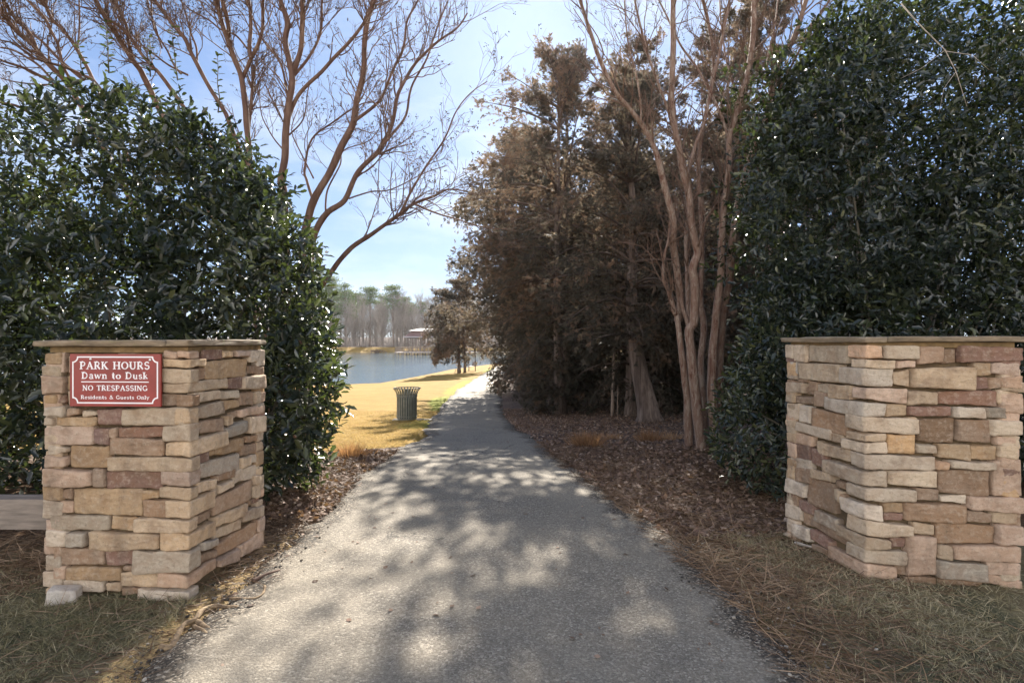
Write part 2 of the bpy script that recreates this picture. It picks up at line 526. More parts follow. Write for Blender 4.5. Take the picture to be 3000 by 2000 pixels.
# ------------------------------------------------------------------ asphalt path
m_path, nt, b, out = new_mat("old_asphalt"); g = NT(nt)
wc = g.pos()
v1 = g.voronoi(wc, 95, "Color"); v2 = g.voronoi(wc, 210, "Color")
d1 = g.voronoi(wc, 95, "Distance")
r1, r2 = g.sep(v1)[0], g.sep(v2)[1]
worn = g.noise(wc, 1.1, 5, 0.6)
stone = g.ramp(r1, [(0.0, (.095, .082, .067)), (0.45, (.20, .172, .138)), (0.78, (.30, .26, .205)), (0.94, (.44, .39, .315)), (1.0, (.58, .52, .43))])
fine = g.ramp(r2, [(0.0, (.075, .066, .055)), (0.6, (.19, .165, .132)), (0.9, (.30, .262, .205)), (1.0, (.42, .37, .30))])
colr = g.mix(0.45, stone, fine)
colr = g.mix(g.rng(worn, 0.35, 0.7, 0.0, 0.55), colr, (.29, .25, .19))
ed = g.attr("edge", True)
crumb = g.rng(g.math('ADD', ed, g.math('MULTIPLY', g.math('SUBTRACT', g.noise(wc, 9, 5, 0.7), 0.5), 0.8)), 0.55, 0.8)
colr = g.mix(crumb, colr, g.ramp(r1, [(0.2, (.04, .034, .028)), (0.75, (.14, .11, .08)), (1.0, (.38, .33, .26))]))
# darker patches, worn tracks, and a few hairline cracks
patch = g.noise(wc, 0.55, 6, 0.62, 0.8)
colr = g.mix(g.rng(patch, 0.50, 0.66, 0, 0.42), colr, g.mix(0.5, colr, (.07, .066, .062)))
colr = g.mix(g.rng(g.noise(wc, 3.2, 5, 0.7), 0.52, 0.75, 0, 0.4), colr, g.mix(0.6, colr, (.24, .19, .13)))
cr_ = g.voronoi(g.mapping(g.n.new("ShaderNodeTexCoord").outputs["Object"], (0.55, 0.38, 1)), 1.0, "Distance", 'DISTANCE_TO_EDGE')
wob_ = g.math('MULTIPLY', g.math('SUBTRACT', g.noise(wc, 5, 5, 0.7), 0.5), 0.09)
crk = g.math('MULTIPLY', g.rng(g.math('ABSOLUTE', g.math('ADD', cr_, wob_)), 0.0, 0.006, 1.0, 0.0), g.rng(g.noise(wc, 0.9, 2), 0.5, 0.58))
colr = g.mix(g.math('MULTIPLY', crk, 0.8), colr, (.03, .028, .025))
nt.links.new(colr, b.inputs["Base Color"])
b.inputs["Roughness"].default_value = 0.85
b.inputs["Specular IOR Level"].default_value = 0.25
hb = g.math('ADD', g.math('MULTIPLY', g.math('SUBTRACT', 1.0, d1), 0.8), g.math('MULTIPLY', g.noise(wc, 260, 3, 0.7), 0.5))
nt.links.new(g.bump(hb, 0.75, 0.006), b.inputs["Normal"])
ys = lines((-3.1, 1.3, 0.2), (1.3, 8, 0.035), (8, 20, 0.1), (20, 70, 0.5))
us = np.linspace(0, 1, 61)
U, YY = np.meshgrid(us, ys)
jit = lambda y, k: (vnoise(np.stack([0 * y, y, 0 * y + k], 1), 2.2, 8) * 0.09 + vnoise(np.stack([0 * y + k, y, 0 * y], 1), 9, 9) * 0.06 + vnoise(np.stack([0 * y + k, y, 0 * y], 1), 30, 10) * 0.03)
LX = path_l(ys) + jit(ys, 1.0); RX = path_r(ys) + jit(ys, 4.0)
XX = LX[:, None] * (1 - U) + RX[:, None] * U
wid = (RX - LX)[:, None]
ed = np.minimum(U, 1 - U) * wid
p3 = np.stack([XX.ravel(), YY.ravel(), 0 * XX.ravel()], 1)
ZZ = gz(XX, YY) + 0.014 - 0.03 * np.exp(-(ed / 0.05) ** 2) + (vnoise(p3, 1.4, 11).reshape(XX.shape) * 0.006 + vnoise(p3, 30, 12).reshape(XX.shape) * 0.0035 * (YY < 9))
I = np.arange(XX.size).reshape(XX.shape)
quads = np.stack([I[:-1, :-1], I[:-1, 1:], I[1:, 1:], I[1:, :-1]], -1).reshape(-1, 4)
me = raw_mesh("path", np.stack([XX.ravel(), YY.ravel(), ZZ.ravel()], 1), quads, None, {"edge": np.exp(-(ed / 0.34) ** 2).ravel()})
tag(link_mesh("path", me, m_path), "worn grey asphalt footpath running down to the lake", kind="structure")

# pale pavement and road behind the viewpoint
pv = MB(); pv.box((0, -4.2, -0.03), (60, 2.0, 0.1), tint=(.5,) * 3)
o = pv.build("pavement", plain("concrete", (.55, .52, .46), 0.9, var=0.12, scale=3))
tag(o, "pale concrete pavement crossing the end of the path", kind="structure")
rd = MB(); rd.box((0, -9.6, -0.10), (60, 8.0, 0.1))
tag(rd.build("road", plain("road_asphalt", (.20, .19, .18), 0.9, var=0.15, scale=20)), "asphalt road in front of the park entrance", kind="structure")

# ------------------------------------------------------------------ lake
m_water, nt, b, out = new_mat("lake_water"); g = NT(nt)
wc = g.pos()
b.inputs["Base Color"].default_value = (.09, .15, .19, 1)
b.inputs["Roughness"].default_value = 0.05
b.inputs["IOR"].default_value = 1.33
r1 = g.noise(g.mapping(wc, (0.8, 1.6, 1)), 1.7, 5, 0.6)
r2 = g.noise(wc, 0.15, 2, 0.5)
sy = g.n.new("ShaderNodeSeparateXYZ"); nt.links.new(wc, sy.inputs[0])
calm = g.rng(sy.outputs[1], 60, 135, 1.0, 0.22)
bn = g.n.new("ShaderNodeBump"); bn.inputs["Distance"].default_value = 0.15
nt.links.new(g.math('MULTIPLY', calm, g.rng(r2, 0.3, 0.7, 0.45, 0.95)), bn.inputs["Strength"])
nt.links.new(r1, bn.inputs["Height"]); nt.links.new(bn.outputs[0], b.inputs["Normal"])
wx, wy = np.linspace(-260, 60, 30), np.linspace(15, 175, 20)
WX, WY = np.meshgrid(wx, wy); I = np.arange(WX.size).reshape(WX.shape)
quads = np.stack([I[:-1, :-1], I[:-1, 1:], I[1:, 1:], I[1:, :-1]], -1).reshape(-1, 4)
me = raw_mesh("water", np.stack([WX.ravel(), WY.ravel(), np.full(WX.size, WATER_Z)], 1), quads)
tag(link_mesh("water", me, m_water), "calm blue lake with fine ripples", kind="structure")

# ------------------------------------------------------------------ gate pillars: stones measured in millimetres on each face
# f: front stones u0,u1,z0,z1,colour; c: corner stones, length along front, along side, z0,z1,colour; s: side stones u0,zb,zt,u1,zb,zt,colour
STONES = {
  'L': {
    'f': '721,893,1267,1393,P;579,712,1268,1385,B;402,579,1277,1385,T;259,400,1278,1385,P;126,259,1304,1385,T;38,122,1357,1406,P;710,886,1154,1259,P;136,163,1163,1217,R;-14,160,1090,1155,B;757,844,1095,1151,O;709,757,1096,1149,R;546,707,1173,1263,O;358,546,1184,1263,T;166,356,1185,1275,B;523,704,1088,1171,T;336,523,1084,1182,R;163,334,1091,1183,T;707,826,1025,1092,L;618,707,1029,1077,B;527,618,1027,1064,L;369,534,973,1073,R;-16,372,976,1084,T;768,833,970,1023,T;529,768,969,1027,O;551,861,859,969,P;455,548,867,964,R;402,454,897,963,B;122,402,906,972,R;693,815,804,859,L;452,693,731,861,O;122,446,806,906,B;698,830,731,800,P;551,867,621,725,P;479,551,621,732,B;139,479,611,720,R;738,805,545,614,O;668,738,547,615,B;259,671,461,616,O;155,278,557,609,O;668,837,464,542,P;111,262,455,555,B;452,816,370,460,G;297,452,376,457,O;699,824,280,374,L;582,701,283,367,G;150,573,268,366,T;487,790,172,277,B;301,487,172,275,R;718,795,87,166,P;385,716,82,166,O;303,385,139,173,B;155,396,54,138,T;490,783,13,87,L;383,485,23,78,T;270,383,5,53,B;657,841,-38,10,B',
    'c': '37,64,1360,1409,P;122,108,1307,1357,T;160,13,1220,1305,T;133,378,1159,1222,T;51,18,1088,1157,B;122,50,891,987,T;117,363,803,889,T;454,42,718,802,T;139,78,638,738,P;157,38,559,631,T;108,209,458,558,T;297,50,370,453,T;146,222,272,372,T;301,90,141,268,G;153,238,62,141,P;270,56,-8,52,L;44,26,990,1085,T',
    's': '117,1339,1402,333,1336,1402,R;333,1346,1402,452,1347,1395,T;459,1347,1400,623,1344,1397,P;623,1309,1400,836,1304,1401,L;135,1231,1333,623,1219,1332,O;623,1226,1292,771,1223,1288,B;13,1233,1301,144,1231,1303,B;378,1151,1214,541,1145,1219,R;541,1129,1216,849,1112,1211,L;21,1095,1162,306,1097,1151,T;308,1096,1154,519,1080,1141,G;525,1031,1116,708,1012,1112,B;708,1020,1109,791,1015,1107,T;26,1003,1079,347,994,1084,T;347,1011,1087,530,1018,1073,O;514,953,1002,844,938,996,P;47,919,991,353,883,981,B;361,916,986,431,917,983,T;437,946,994,514,953,996,B;353,840,912,630,831,929,G;635,824,945,849,808,924,L;190,757,832,594,713,812,O;599,774,817,765,754,796,B;42,740,817,190,732,810,R;541,693,760,844,663,745,B;90,657,743,530,604,720,L;537,602,682,654,600,676,T;659,614,681,778,598,666,L;47,582,639,257,554,616,T;257,593,633,463,571,631,B;442,531,612,783,496,587,L;267,503,583,442,505,574,T;200,502,569,263,501,563,T;222,389,490,683,372,505,B;690,452,535,778,442,520,T;47,391,450,194,387,448,B;228,320,382,611,280,367,T;623,339,389,690,325,376,B;695,375,451,791,358,439,T;700,325,367,783,311,357,R;553,249,329,828,200,296,L;228,242,303,548,208,287,T;267,132,211,740,92,201,B;99,217,277,257,203,251,L;745,129,206,830,120,218,P;99,153,207,267,126,183,B;247,60,122,507,3,100,P;512,32,111,817,-1,111,P',
  },
  'R': {
    'f': '69,263,1343,1434,T;265,407,1318,1431,P;409,489,1319,1413,B;497,837,1335,1429,R;135,252,1293,1344,P;132,232,1188,1281,T;234,569,1167,1301,T;569,665,1250,1332,O;668,821,1251,1331,P;573,654,1171,1248,R;654,730,1172,1239,B;719,853,1177,1252,P;200,375,1068,1157,T;378,702,1070,1161,R;704,822,1074,1170,T;89,219,994,1072,T;222,457,1002,1063,R;460,618,993,1061,L;625,744,997,1067,G;744,791,1006,1064,P;271,483,837,991,B;485,654,854,988,B;652,835,897,996,T;696,804,841,895,P;97,263,770,893,O;266,378,775,832,G;381,553,744,842,O;555,704,748,835,O;706,812,758,842,T;357,434,677,736,P;434,677,689,739,L;680,835,539,754,P;103,370,576,671,G;375,660,534,685,B;254,383,493,570,B;81,196,409,477,O;81,192,353,407,R;196,527,361,478,B;394,536,485,533,L;537,833,446,534,P;529,668,372,440,B;668,809,370,447,T;247,370,279,350,T;373,686,241,365,B;689,832,253,369,P;116,205,195,261,R;209,370,34,274,P;372,455,137,232,T;455,802,148,241,P;140,206,29,110,B;370,628,28,137,G;644,824,67,149,P;623,850,7,67,P;1,187,-39,1,L;192,370,-26,28,B;381,623,-22,25,B;187,271,900,996,T',
    'c': '67,122,1350,1430,P;130,78,1290,1346,T;130,190,1178,1292,L;198,78,1086,1173,P;86,328,994,1082,L;268,127,895,991,L;81,119,839,890,T;94,174,763,835,L;357,90,674,762,L;92,334,562,661,L;252,131,478,560,L;76,195,351,452,L;243,127,262,349,L;114,224,183,253,T;203,127,96,180,L;147,306,1,89,P',
    's': '654,1323,1430,748,1324,1429,L;516,1310,1429,654,1316,1426,L;136,1310,1429,512,1310,1425,G;620,1211,1317,725,1226,1316,L;203,1180,1307,616,1179,1303,G;637,1167,1217,725,1168,1215,G;512,1156,1183,626,1154,1189,B;417,1112,1177,512,1107,1176,B;290,1101,1173,413,1096,1170,G;81,1093,1171,286,1089,1167,T;549,1074,1160,789,1068,1152,L;456,1072,1133,547,1070,1139,B;674,1000,1071,752,998,1071,G;462,1007,1071,670,1000,1065,B;334,1005,1104,456,997,1106,B;603,885,1005,782,870,992,L;476,872,997,595,868,995,L;127,846,980,476,851,992,B;637,812,887,766,814,880,T;279,790,868,637,802,872,L;178,774,850,279,777,849,T;476,714,796,709,707,801,P;90,682,762,433,675,773,T;492,615,721,748,609,722,R;341,581,700,488,602,708,R;482,535,611,718,517,604,L;652,446,546,736,440,542,T;476,448,557,648,440,540,B;260,516,574,472,497,565,T;131,492,554,252,498,550,B;536,335,430,754,333,439,L;251,312,512,532,309,510,B;195,392,475,242,411,482,T;681,267,346,759,266,347,T;616,257,349,676,254,347,B;446,232,327,612,230,322,R;226,210,287,446,211,290,L;578,149,254,754,129,253,L;452,155,243,578,142,247,B;676,53,127,793,43,120,T;502,31,132,676,24,124,L;131,123,211,496,154,209,B;292,45,123,486,62,151,R;676,2,53,789,-7,33,L;306,7,59,462,2,50,B;131,379,442,221,397,474,B',
  },
}
TINTS = {'L': (.61, .495, .375), 'T': (.54, .405, .275), 'P': (.56, .39, .28), 'B': (.35, .235, .155), 'R': (.26, .155, .12), 'O': (.47, .315, .18), 'G': (.46, .375, .28)}
m_stone, nt, b, out = new_mat("ledge_stone"); g = NT(nt)
oc = g.coord()
tint = g.attr("tint")
n1 = g.noise(oc, 9, 5, 0.6, 0.6); n2 = g.noise(oc, 34, 5, 0.65); n3 = g.noise(oc, 5, 3, 0.5, 1.0)
c = g.mix(g.rng(n1, 0.44, 0.70, 0, 0.8), tint, g.mix(0.55, tint, (.27, .14, .065)))
c = g.mix(g.rng(n3, 0.50, 0.75, 0, 0.6), c, (.19, .125, .085))
c = g.mix(g.rng(n2, 0.5, 0.8, 0, 0.5), c, (.66, .55, .43))
c = g.mix(g.rng(g.noise(oc, 60, 4, 0.7), 0.56, 0.76, 0, 0.6), c, (.13, .095, .065))
c = g.mix(g.rng(g.noise(g.mapping(oc, (1, 1, .3)), 7, 5, 0.65), 0.52, 0.74, 0, 0.45), c, (.15, .12, .09))
nt.links.new(c, b.inputs["Base Color"])
b.inputs["Roughness"].default_value = 0.88
b.inputs["Specular IOR Level"].default_value = 0.2
pit = g.noise(oc, 150, 6, 0.8)
c2_ = g.mix(g.rng(pit, 0.36, 0.50, 0.25, 0.0), c, g.mix(0.55, c, (.09, .06, .04)))
c2_ = g.mix(g.rng(pit, 0.58, 0.74, 0.0, 0.35), c2_, (.72, .62, .50))
nt.links.new(c2_, b.inputs["Base Color"])
h = g.math('ADD', g.math('ADD', g.math('MULTIPLY', n2, 1.2), g.math('MULTIPLY', pit, 0.9)), g.math('MULTIPLY', g.voronoi(g.mapping(oc, (1, 1, 1.8)), 24, "Distance"), 0.8))
nt.links.new(g.bump(h, 0.9, 0.009), b.inputs["Normal"])
m_mortar = plain("ochre_mortar", (.20, .13, .06), 0.95, var=0.45, scale=14, bump=0.6)
m_mortar_dark = plain("deep_mortar", (.11, .075, .04), 0.95, var=0.45, scale=14, bump=0.6)
m_cap, nt, b, out = new_mat("slate_cap"); g = NT(nt); oc = g.coord()
c = g.ramp(g.noise(g.mapping(oc, (1, 1, 5)), 9, 6, 0.65), [(0.3, (.13, .098, .065)), (0.55, (.25, .185, .12)), (0.75, (.37, .29, .20))])
c = g.mix(g.rng(g.noise(oc, 12, 4, 0.6), 0.58, 0.72, 0, 0.7), c, (.20, .19, .06))
nt.links.new(c, b.inputs["Base Color"]); b.inputs["Roughness"].default_value = 0.85
nt.links.new(g.bump(g.noise(g.mapping(oc, (1, 1, 6)), 40, 4, 0.7), 0.6, 0.01), b.inputs["Normal"])

def stone_pillar(key, N, fd, sd, W, D, top, cap_z, cap_th, seams, label, base_z=-0.06):
    N, fd, sd = np.array([*N, 0.0]), np.array([*fd, 0.0]), np.array([*sd, 0.0])
    N = N + sd * 0.022 + fd * 0.02      # measured on the stones' faces; the core stands back from them
    root = empty("stone_pillar", N, label, "pillar", "stone gate pillars either side of the path")
    r = np.random.default_rng(3 if key == 'L' else 4)
    mb = MB()
    k = [0]
    def block(a0, a1, b0, b1, zl, zr, col, along):
        """a along the front, b along the side; zl/zr = (z0,z1) at the two ends of the long direction"""
        V, Q = cube_lattice(16, 5, 10) if along == 'a' else cube_lattice(5, 16, 10)
        if along == 'c': V, Q = cube_lattice(16, 16, 10)
        h = np.array([(a1 - a0) / 2, (b1 - b0) / 2, (zl[1] - zl[0]) / 2])
        rr = min(0.005 + 0.009 * r.random(), h.min() * 0.9)
        p = V * h; q = np.clip(p, -(h - rr), h - rr); p = q + rr * unit(p - q)
        s = p / h
        k[0] += 1
        off = r.uniform(-50, 50, 3)
        p = p + np.array([(a0 + a1) / 2, (b0 + b1) / 2, 0])
        t = (s[:, 0] if along != 'b' else s[:, 1]) * 0.5 + 0.5
        z0 = zl[0] * (1 - t) + zr[0] * t; z1 = zl[1] * (1 - t) + zr[1] * t
        p[:, 2] = z0 + (z1 - z0) * (s[:, 2] * 0.5 + 0.5)
        w = p * 1.0 + off
        for ax in range(3):
            a_ = vnoise(w + 7 * ax, 38, 16 + ax)
            p[:, ax] += vnoise(w + 13 * ax, 13, 13 + ax) * 0.0042 + np.sign(a_) * np.abs(a_) ** 0.6 * 0.0028 + vnoise(w + 3 * ax, 110, 19 + ax) * 0.0013
        # outline not quite square
        p[:, 2] += s[:, 0] * s[:, 2] * r.normal() * 0.004 + s[:, 0] * r.normal() * 0.0025
        world = N + p[:, :1] * fd + p[:, 1:2] * sd + p[:, 2:3] * np.array([0, 0, 1.0])
        cc = np.array(TINTS[col]) * (1 + r.normal() * 0.13) * (1 + r.normal() * np.array([0.03, 0, -0.04]))
        mb.add(world, Q, tint=np.clip(cc, 0.02, 0.8))
    G = -0.0024
    S = STONES[key]
    for e in S['f'].split(';'):
        u0, u1, z0, z1, c = e.split(','); u0, u1, z0, z1 = [int(v) / 1000 for v in (u0, u1, z0, z1)]
        z0, z1 = max(z0, base_z), min(z1, top)
        u1 = min(u1, W + 0.025)
        if u1 - u0 < 0.015 or z1 - z0 < 0.015: continue
        p = r.uniform(0.012, 0.052)
        if c in 'BRO': p = 0.010 + 0.5 * (p - 0.012)
        block(u0 - G, u1 + G, -p, 0.08, (z0 - G, z1 + G), (z0 - G, z1 + G), c, 'a')
    for e in S['c'].split(';'):
        uf, us, z0, z1, c = e.split(','); uf, us, z0, z1 = [int(v) / 1000 for v in (uf, us, z0, z1)]
        z1 = min(z1, top)
        p, p2 = r.uniform(0.028, 0.045), r.uniform(0.028, 0.045)
        block(-p2, max(uf, 0.05), -p, max(us, 0.05), (z0 - G, z1 + G), (z0 - G, z1 + G), c, 'c')
    for e in S['s'].split(';'):
        v = e.split(','); c = v[6]; u0, b0, t0, u1, b1, t1 = [int(q) / 1000 for q in v[:6]]
        p = r.uniform(0.014, 0.04)
        if c in 'BRO': p = 0.010 + 0.5 * (p - 0.012)
        t0, t1 = min(t0, top), min(t1, top)
        if u1 - u0 < 0.015: continue
        block(-p, 0.08, u0 - G, min(u1, D + 0.03) + G, (b0 - G, t0 + G), (b1 - G, t1 + G), c, 'b')
    # the two faces turned away: courses of the same stone
    for face in (0, 1):
        z = base_z; Lf = D if face == 0 else W
        while z < top - 0.03:
            hh = min(r.uniform(0.06, 0.13), top - z); u = -0.02
            while u < Lf:
                l = min(r.uniform(0.12, 0.34), Lf + 0.02 - u)
                if l > 0.03:
                    p = r.uniform(0.015, 0.04); c = "LTPBROGT"[r.integers(8)]
                    if face == 0: block(W - 0.08, W + p, u, u + l - 0.004, (z, z + hh - 0.004), (z, z + hh - 0.004), c, 'b')
                    else: block(u, u + l - 0.004, D - 0.08, D + p, (z, z + hh - 0.004), (z, z + hh - 0.004), c, 'a')
                u += l
            z += hh
    mb.build("stonework", m_stone, root, smooth=True)
    core = MB()
    P = lambda a, b_, z: N + a * fd + b_ * sd + np.array([0, 0, z])
    e = -0.022
    V = np.array([P(a, b_, z) for a in (-e, W + e) for b_ in (-e, D + e) for z in (base_z, cap_z - 0.002)])
    core.add(V, [(0, 1, 3, 2), (4, 6, 7, 5), (0, 4, 5, 1), (2, 3, 7, 6), (0, 2, 6, 4), (1, 5, 7, 3)])
    core.build("mortar_core", m_mortar_dark, root)
    core = MB(); e = 0.003
    V = np.array([P(a, b_, z) for a in (-e, W + e) for b_ in (-e, D + e) for z in (top - 0.012, cap_z - 0.002)])
    core.add(V, [(0, 1, 3, 2), (4, 6, 7, 5), (0, 4, 5, 1), (2, 3, 7, 6), (0, 2, 6, 4), (1, 5, 7, 3)])
    core.build("mortar_band", m_mortar, root)
    for (a0, a1, b0, b1, dz) in seams:
        V, Q = cube_lattice(24, 20, 4)
        h = np.array([(a1 - a0) / 2, (b1 - b0) / 2, cap_th / 2])
        p = V * h; q = np.clip(p, -(h - 0.008), h - 0.008); p = q + 0.008 * unit(p - q)
        p = p + np.array([(a0 + a1) / 2, (b0 + b1) / 2, cap_z + cap_th / 2 + dz])
        ed = np.maximum(np.abs(V[:, 0]), np.abs(V[:, 1])) > 0.98
        for ax in range(2):
            p[:, ax] += np.where(ed, vnoise(p * [1, 1, 4], 22, 20 + ax) * 0.008 + vnoise(p * [1, 1, 3], 60, 22 + ax) * 0.004, 0)
        p[:, 2] += vnoise(p, 12, 24) * 0.0025
        mb = MB(); mb.add(N + p[:, :1] * fd + p[:, 1:2] * sd + p[:, 2:3] * np.array([0, 0, 1.0]), Q)
        mb.build("cap_slab", m_cap, root, smooth=True)
    return root, N, fd, sd

lp, LN, Lfd, Lsd = stone_pillar('L', (-1.83, 3.22), (-.9982, .06), (.06, .9982), .82, .82, 1.405, 1.427, 0.036,
    [(0.115, 0.885, -0.055, 0.85, 0.0), (-0.035, 0.108, -0.050, 0.85, 0.003)],
    "tan and brown stacked stone pillar carrying the red park hours sign")
rp, RN, Rfd, Rsd = stone_pillar('R', (2.18, 3.5), (.986, -.165), (-.165, .986), .80, .72, 1.43, 1.452, 0.034,
    [(0.10, 0.90, -0.055, 0.78, 0.0), (-0.045, 0.094, -0.050, 0.78, -0.004)],
    "stacked stone pillar with bare front face right of the path")

# loose block by the foot of the left pillar
lb = MB(); V, Q = cube_lattice(8, 8, 6)
p = V * np.array([.072, .05, .042]); q = np.clip(p, -np.array([.064, .042, .034]), np.array([.064, .042, .034])); p = q + .008 * unit(p - q)
p[:, 2] *= 1 - 0.3 * (p[:, 0] / .072); p[:, :2] *= (1 - 1.6 * p[:, 2:3])
p += np.stack([vnoise(p + 3 * a, 25, 25 + a) * .004 for a in range(3)], 1)
ca, sa = math.cos(.35), math.sin(.35)
c0 = ground_hit(168, 1768); c0[1] += .05
lb.add(np.stack([p[:, 0] * ca - p[:, 1] * sa, p[:, 0] * sa + p[:, 1] * ca, p[:, 2]], 1) + c0 + [0, 0, .032], Q, tint=(.60, .54, .47))
tag(lb.build("loose_stone", m_stone, None, True), "single pale stone block lying at the foot of the signed pillar", "stone")

# ------------------------------------------------------------------ the sign
m_red = plain("sign_red", (.24, .030, .024), 0.38, var=0.22, scale=7)
m_white = plain("sign_white", (.82, .78, .78), 0.5, var=0.04)
m_screw = plain("screw_steel", (.6, .58, .56), 0.35, metal=0.8, var=0.1)
nout = -Lsd
zu = np.array([0, 0, 1.0])
def on_plane(px, py, off):
    """u (along screen right = -fd) and z of a photo pixel on the sign's plane"""
    rr = np.array([(px - 1500) / FPX, 1.0, -(py - HORIZON) / FPX])
    P0 = LN + nout * off
    t = (P0[:2] @ nout[:2]) / (rr[:2] @ nout[:2])
    q = rr * t + np.array([0, 0, CAMZ])
    return float((q[:2] - P0[:2]) @ (-Lfd[:2])), float(q[2])
SOFF, STH = 0.052, 0.012
u0, z1 = on_plane(204.5, 1036.5, SOFF + STH); u1, z0 = on_plane(470.5, 1191, SOFF + STH)
ur = -Lfd
sw, sh = u1 - u0, z1 - z0
so = LN + nout * SOFF + ur * u0 + zu * z0          # lower left corner, back of the board
sign = empty("park_sign", so, "dark red park hours sign with white lettering screwed to the stone pillar", "sign")
bd = MB()
bd.prism([(0, 0), (sw, 0), (sw, sh), (0, sh)], so, ur, zu, nout, STH)
bd.build("board", m_red, sign)
sf = so + nout * STH                               # face of the board
def sp(fx, fy): return (fx * sw, (1 - fy) * sh)     # fractions from the top left
def ribbon(mb, pts, w, closed=False, lift=0.0):
    p = np.array([(a * sw, (1 - b_) * sh) for a, b_ in pts]); n = len(p)
    if closed: pp = np.vstack([p[-1:], p, p[:1]])
    else: pp = np.vstack([2 * p[0] - p[1], p, 2 * p[-1] - p[-2]])
    d1, d2 = unit(pp[1:-1] - pp[:-2]), unit(pp[2:] - pp[1:-1])
    t = unit(d1 + d2); nn = np.stack([-t[:, 1], t[:, 0]], 1)
    cosb = np.clip((t * d2).sum(1), 0.5, 1)[:, None]
    ww = np.broadcast_to(np.asarray(w, dtype=float), (n,))[:, None]
    A, B = p + nn * ww / 2 / cosb, p - nn * ww / 2 / cosb
    rings = []
    for z in (0.0, 0.0012 + lift):
        for q in (A, B): rings.append(sf + q[:, :1] * ur + q[:, 1:] * zu + nout * z)
    V = np.vstack(rings); m = n if closed else n - 1; Q = []
    for i in range(m):
        j = (i + 1) % n
        Q += [(2 * n + i, 2 * n + j, 3 * n + j, 3 * n + i), (i, j, 2 * n + j, 2 * n + i), (3 * n + i, 3 * n + j, n + j, n + i)]
    if not closed: Q += [(0, 2 * n, 3 * n, n), (n - 1, 2 * n - 1, 4 * n - 1, 3 * n - 1)]
    mb.add(V, Q)
# border with scooped corners (fractions measured on the board: x 165..2130, y 195..1335 of the close-up)
fx = lambda x: (x - 168) / (2128 - 168); fy = lambda y: (y - 200) / (1332 - 200)
bl, br, bt, bb = fx(236), fx(2060), fy(265), fy(1258); cx, cy = fx(340) - fx(236), fy(378) - fy(265)
def scoop(x0, y0, x1, y1, kx, ky):
    return [(kx + (x0 - kx) * math.cos(a) + (x1 - kx) * math.sin(a), ky + (y0 - ky) * math.cos(a) + (y1 - ky) * math.sin(a)) for a in np.linspace(0, math.pi / 2, 7)]
pts = []
pts += scoop(bl, bt + cy, bl + cx, bt, bl, bt)
pts += scoop(br - cx, bt, br, bt + cy, br, bt)
pts += scoop(br, bb - cy, br - cx, bb, br, bb)
pts += scoop(bl + cx, bb, bl, bb - cy, bl, bb)
bo = MB(); ribbon(bo, pts, 0.0075, True)
ribbon(bo, [(fx(418), fy(803)), (fx(1875), fy(803))], 0.0055)
bo.build("border", m_white, sign)
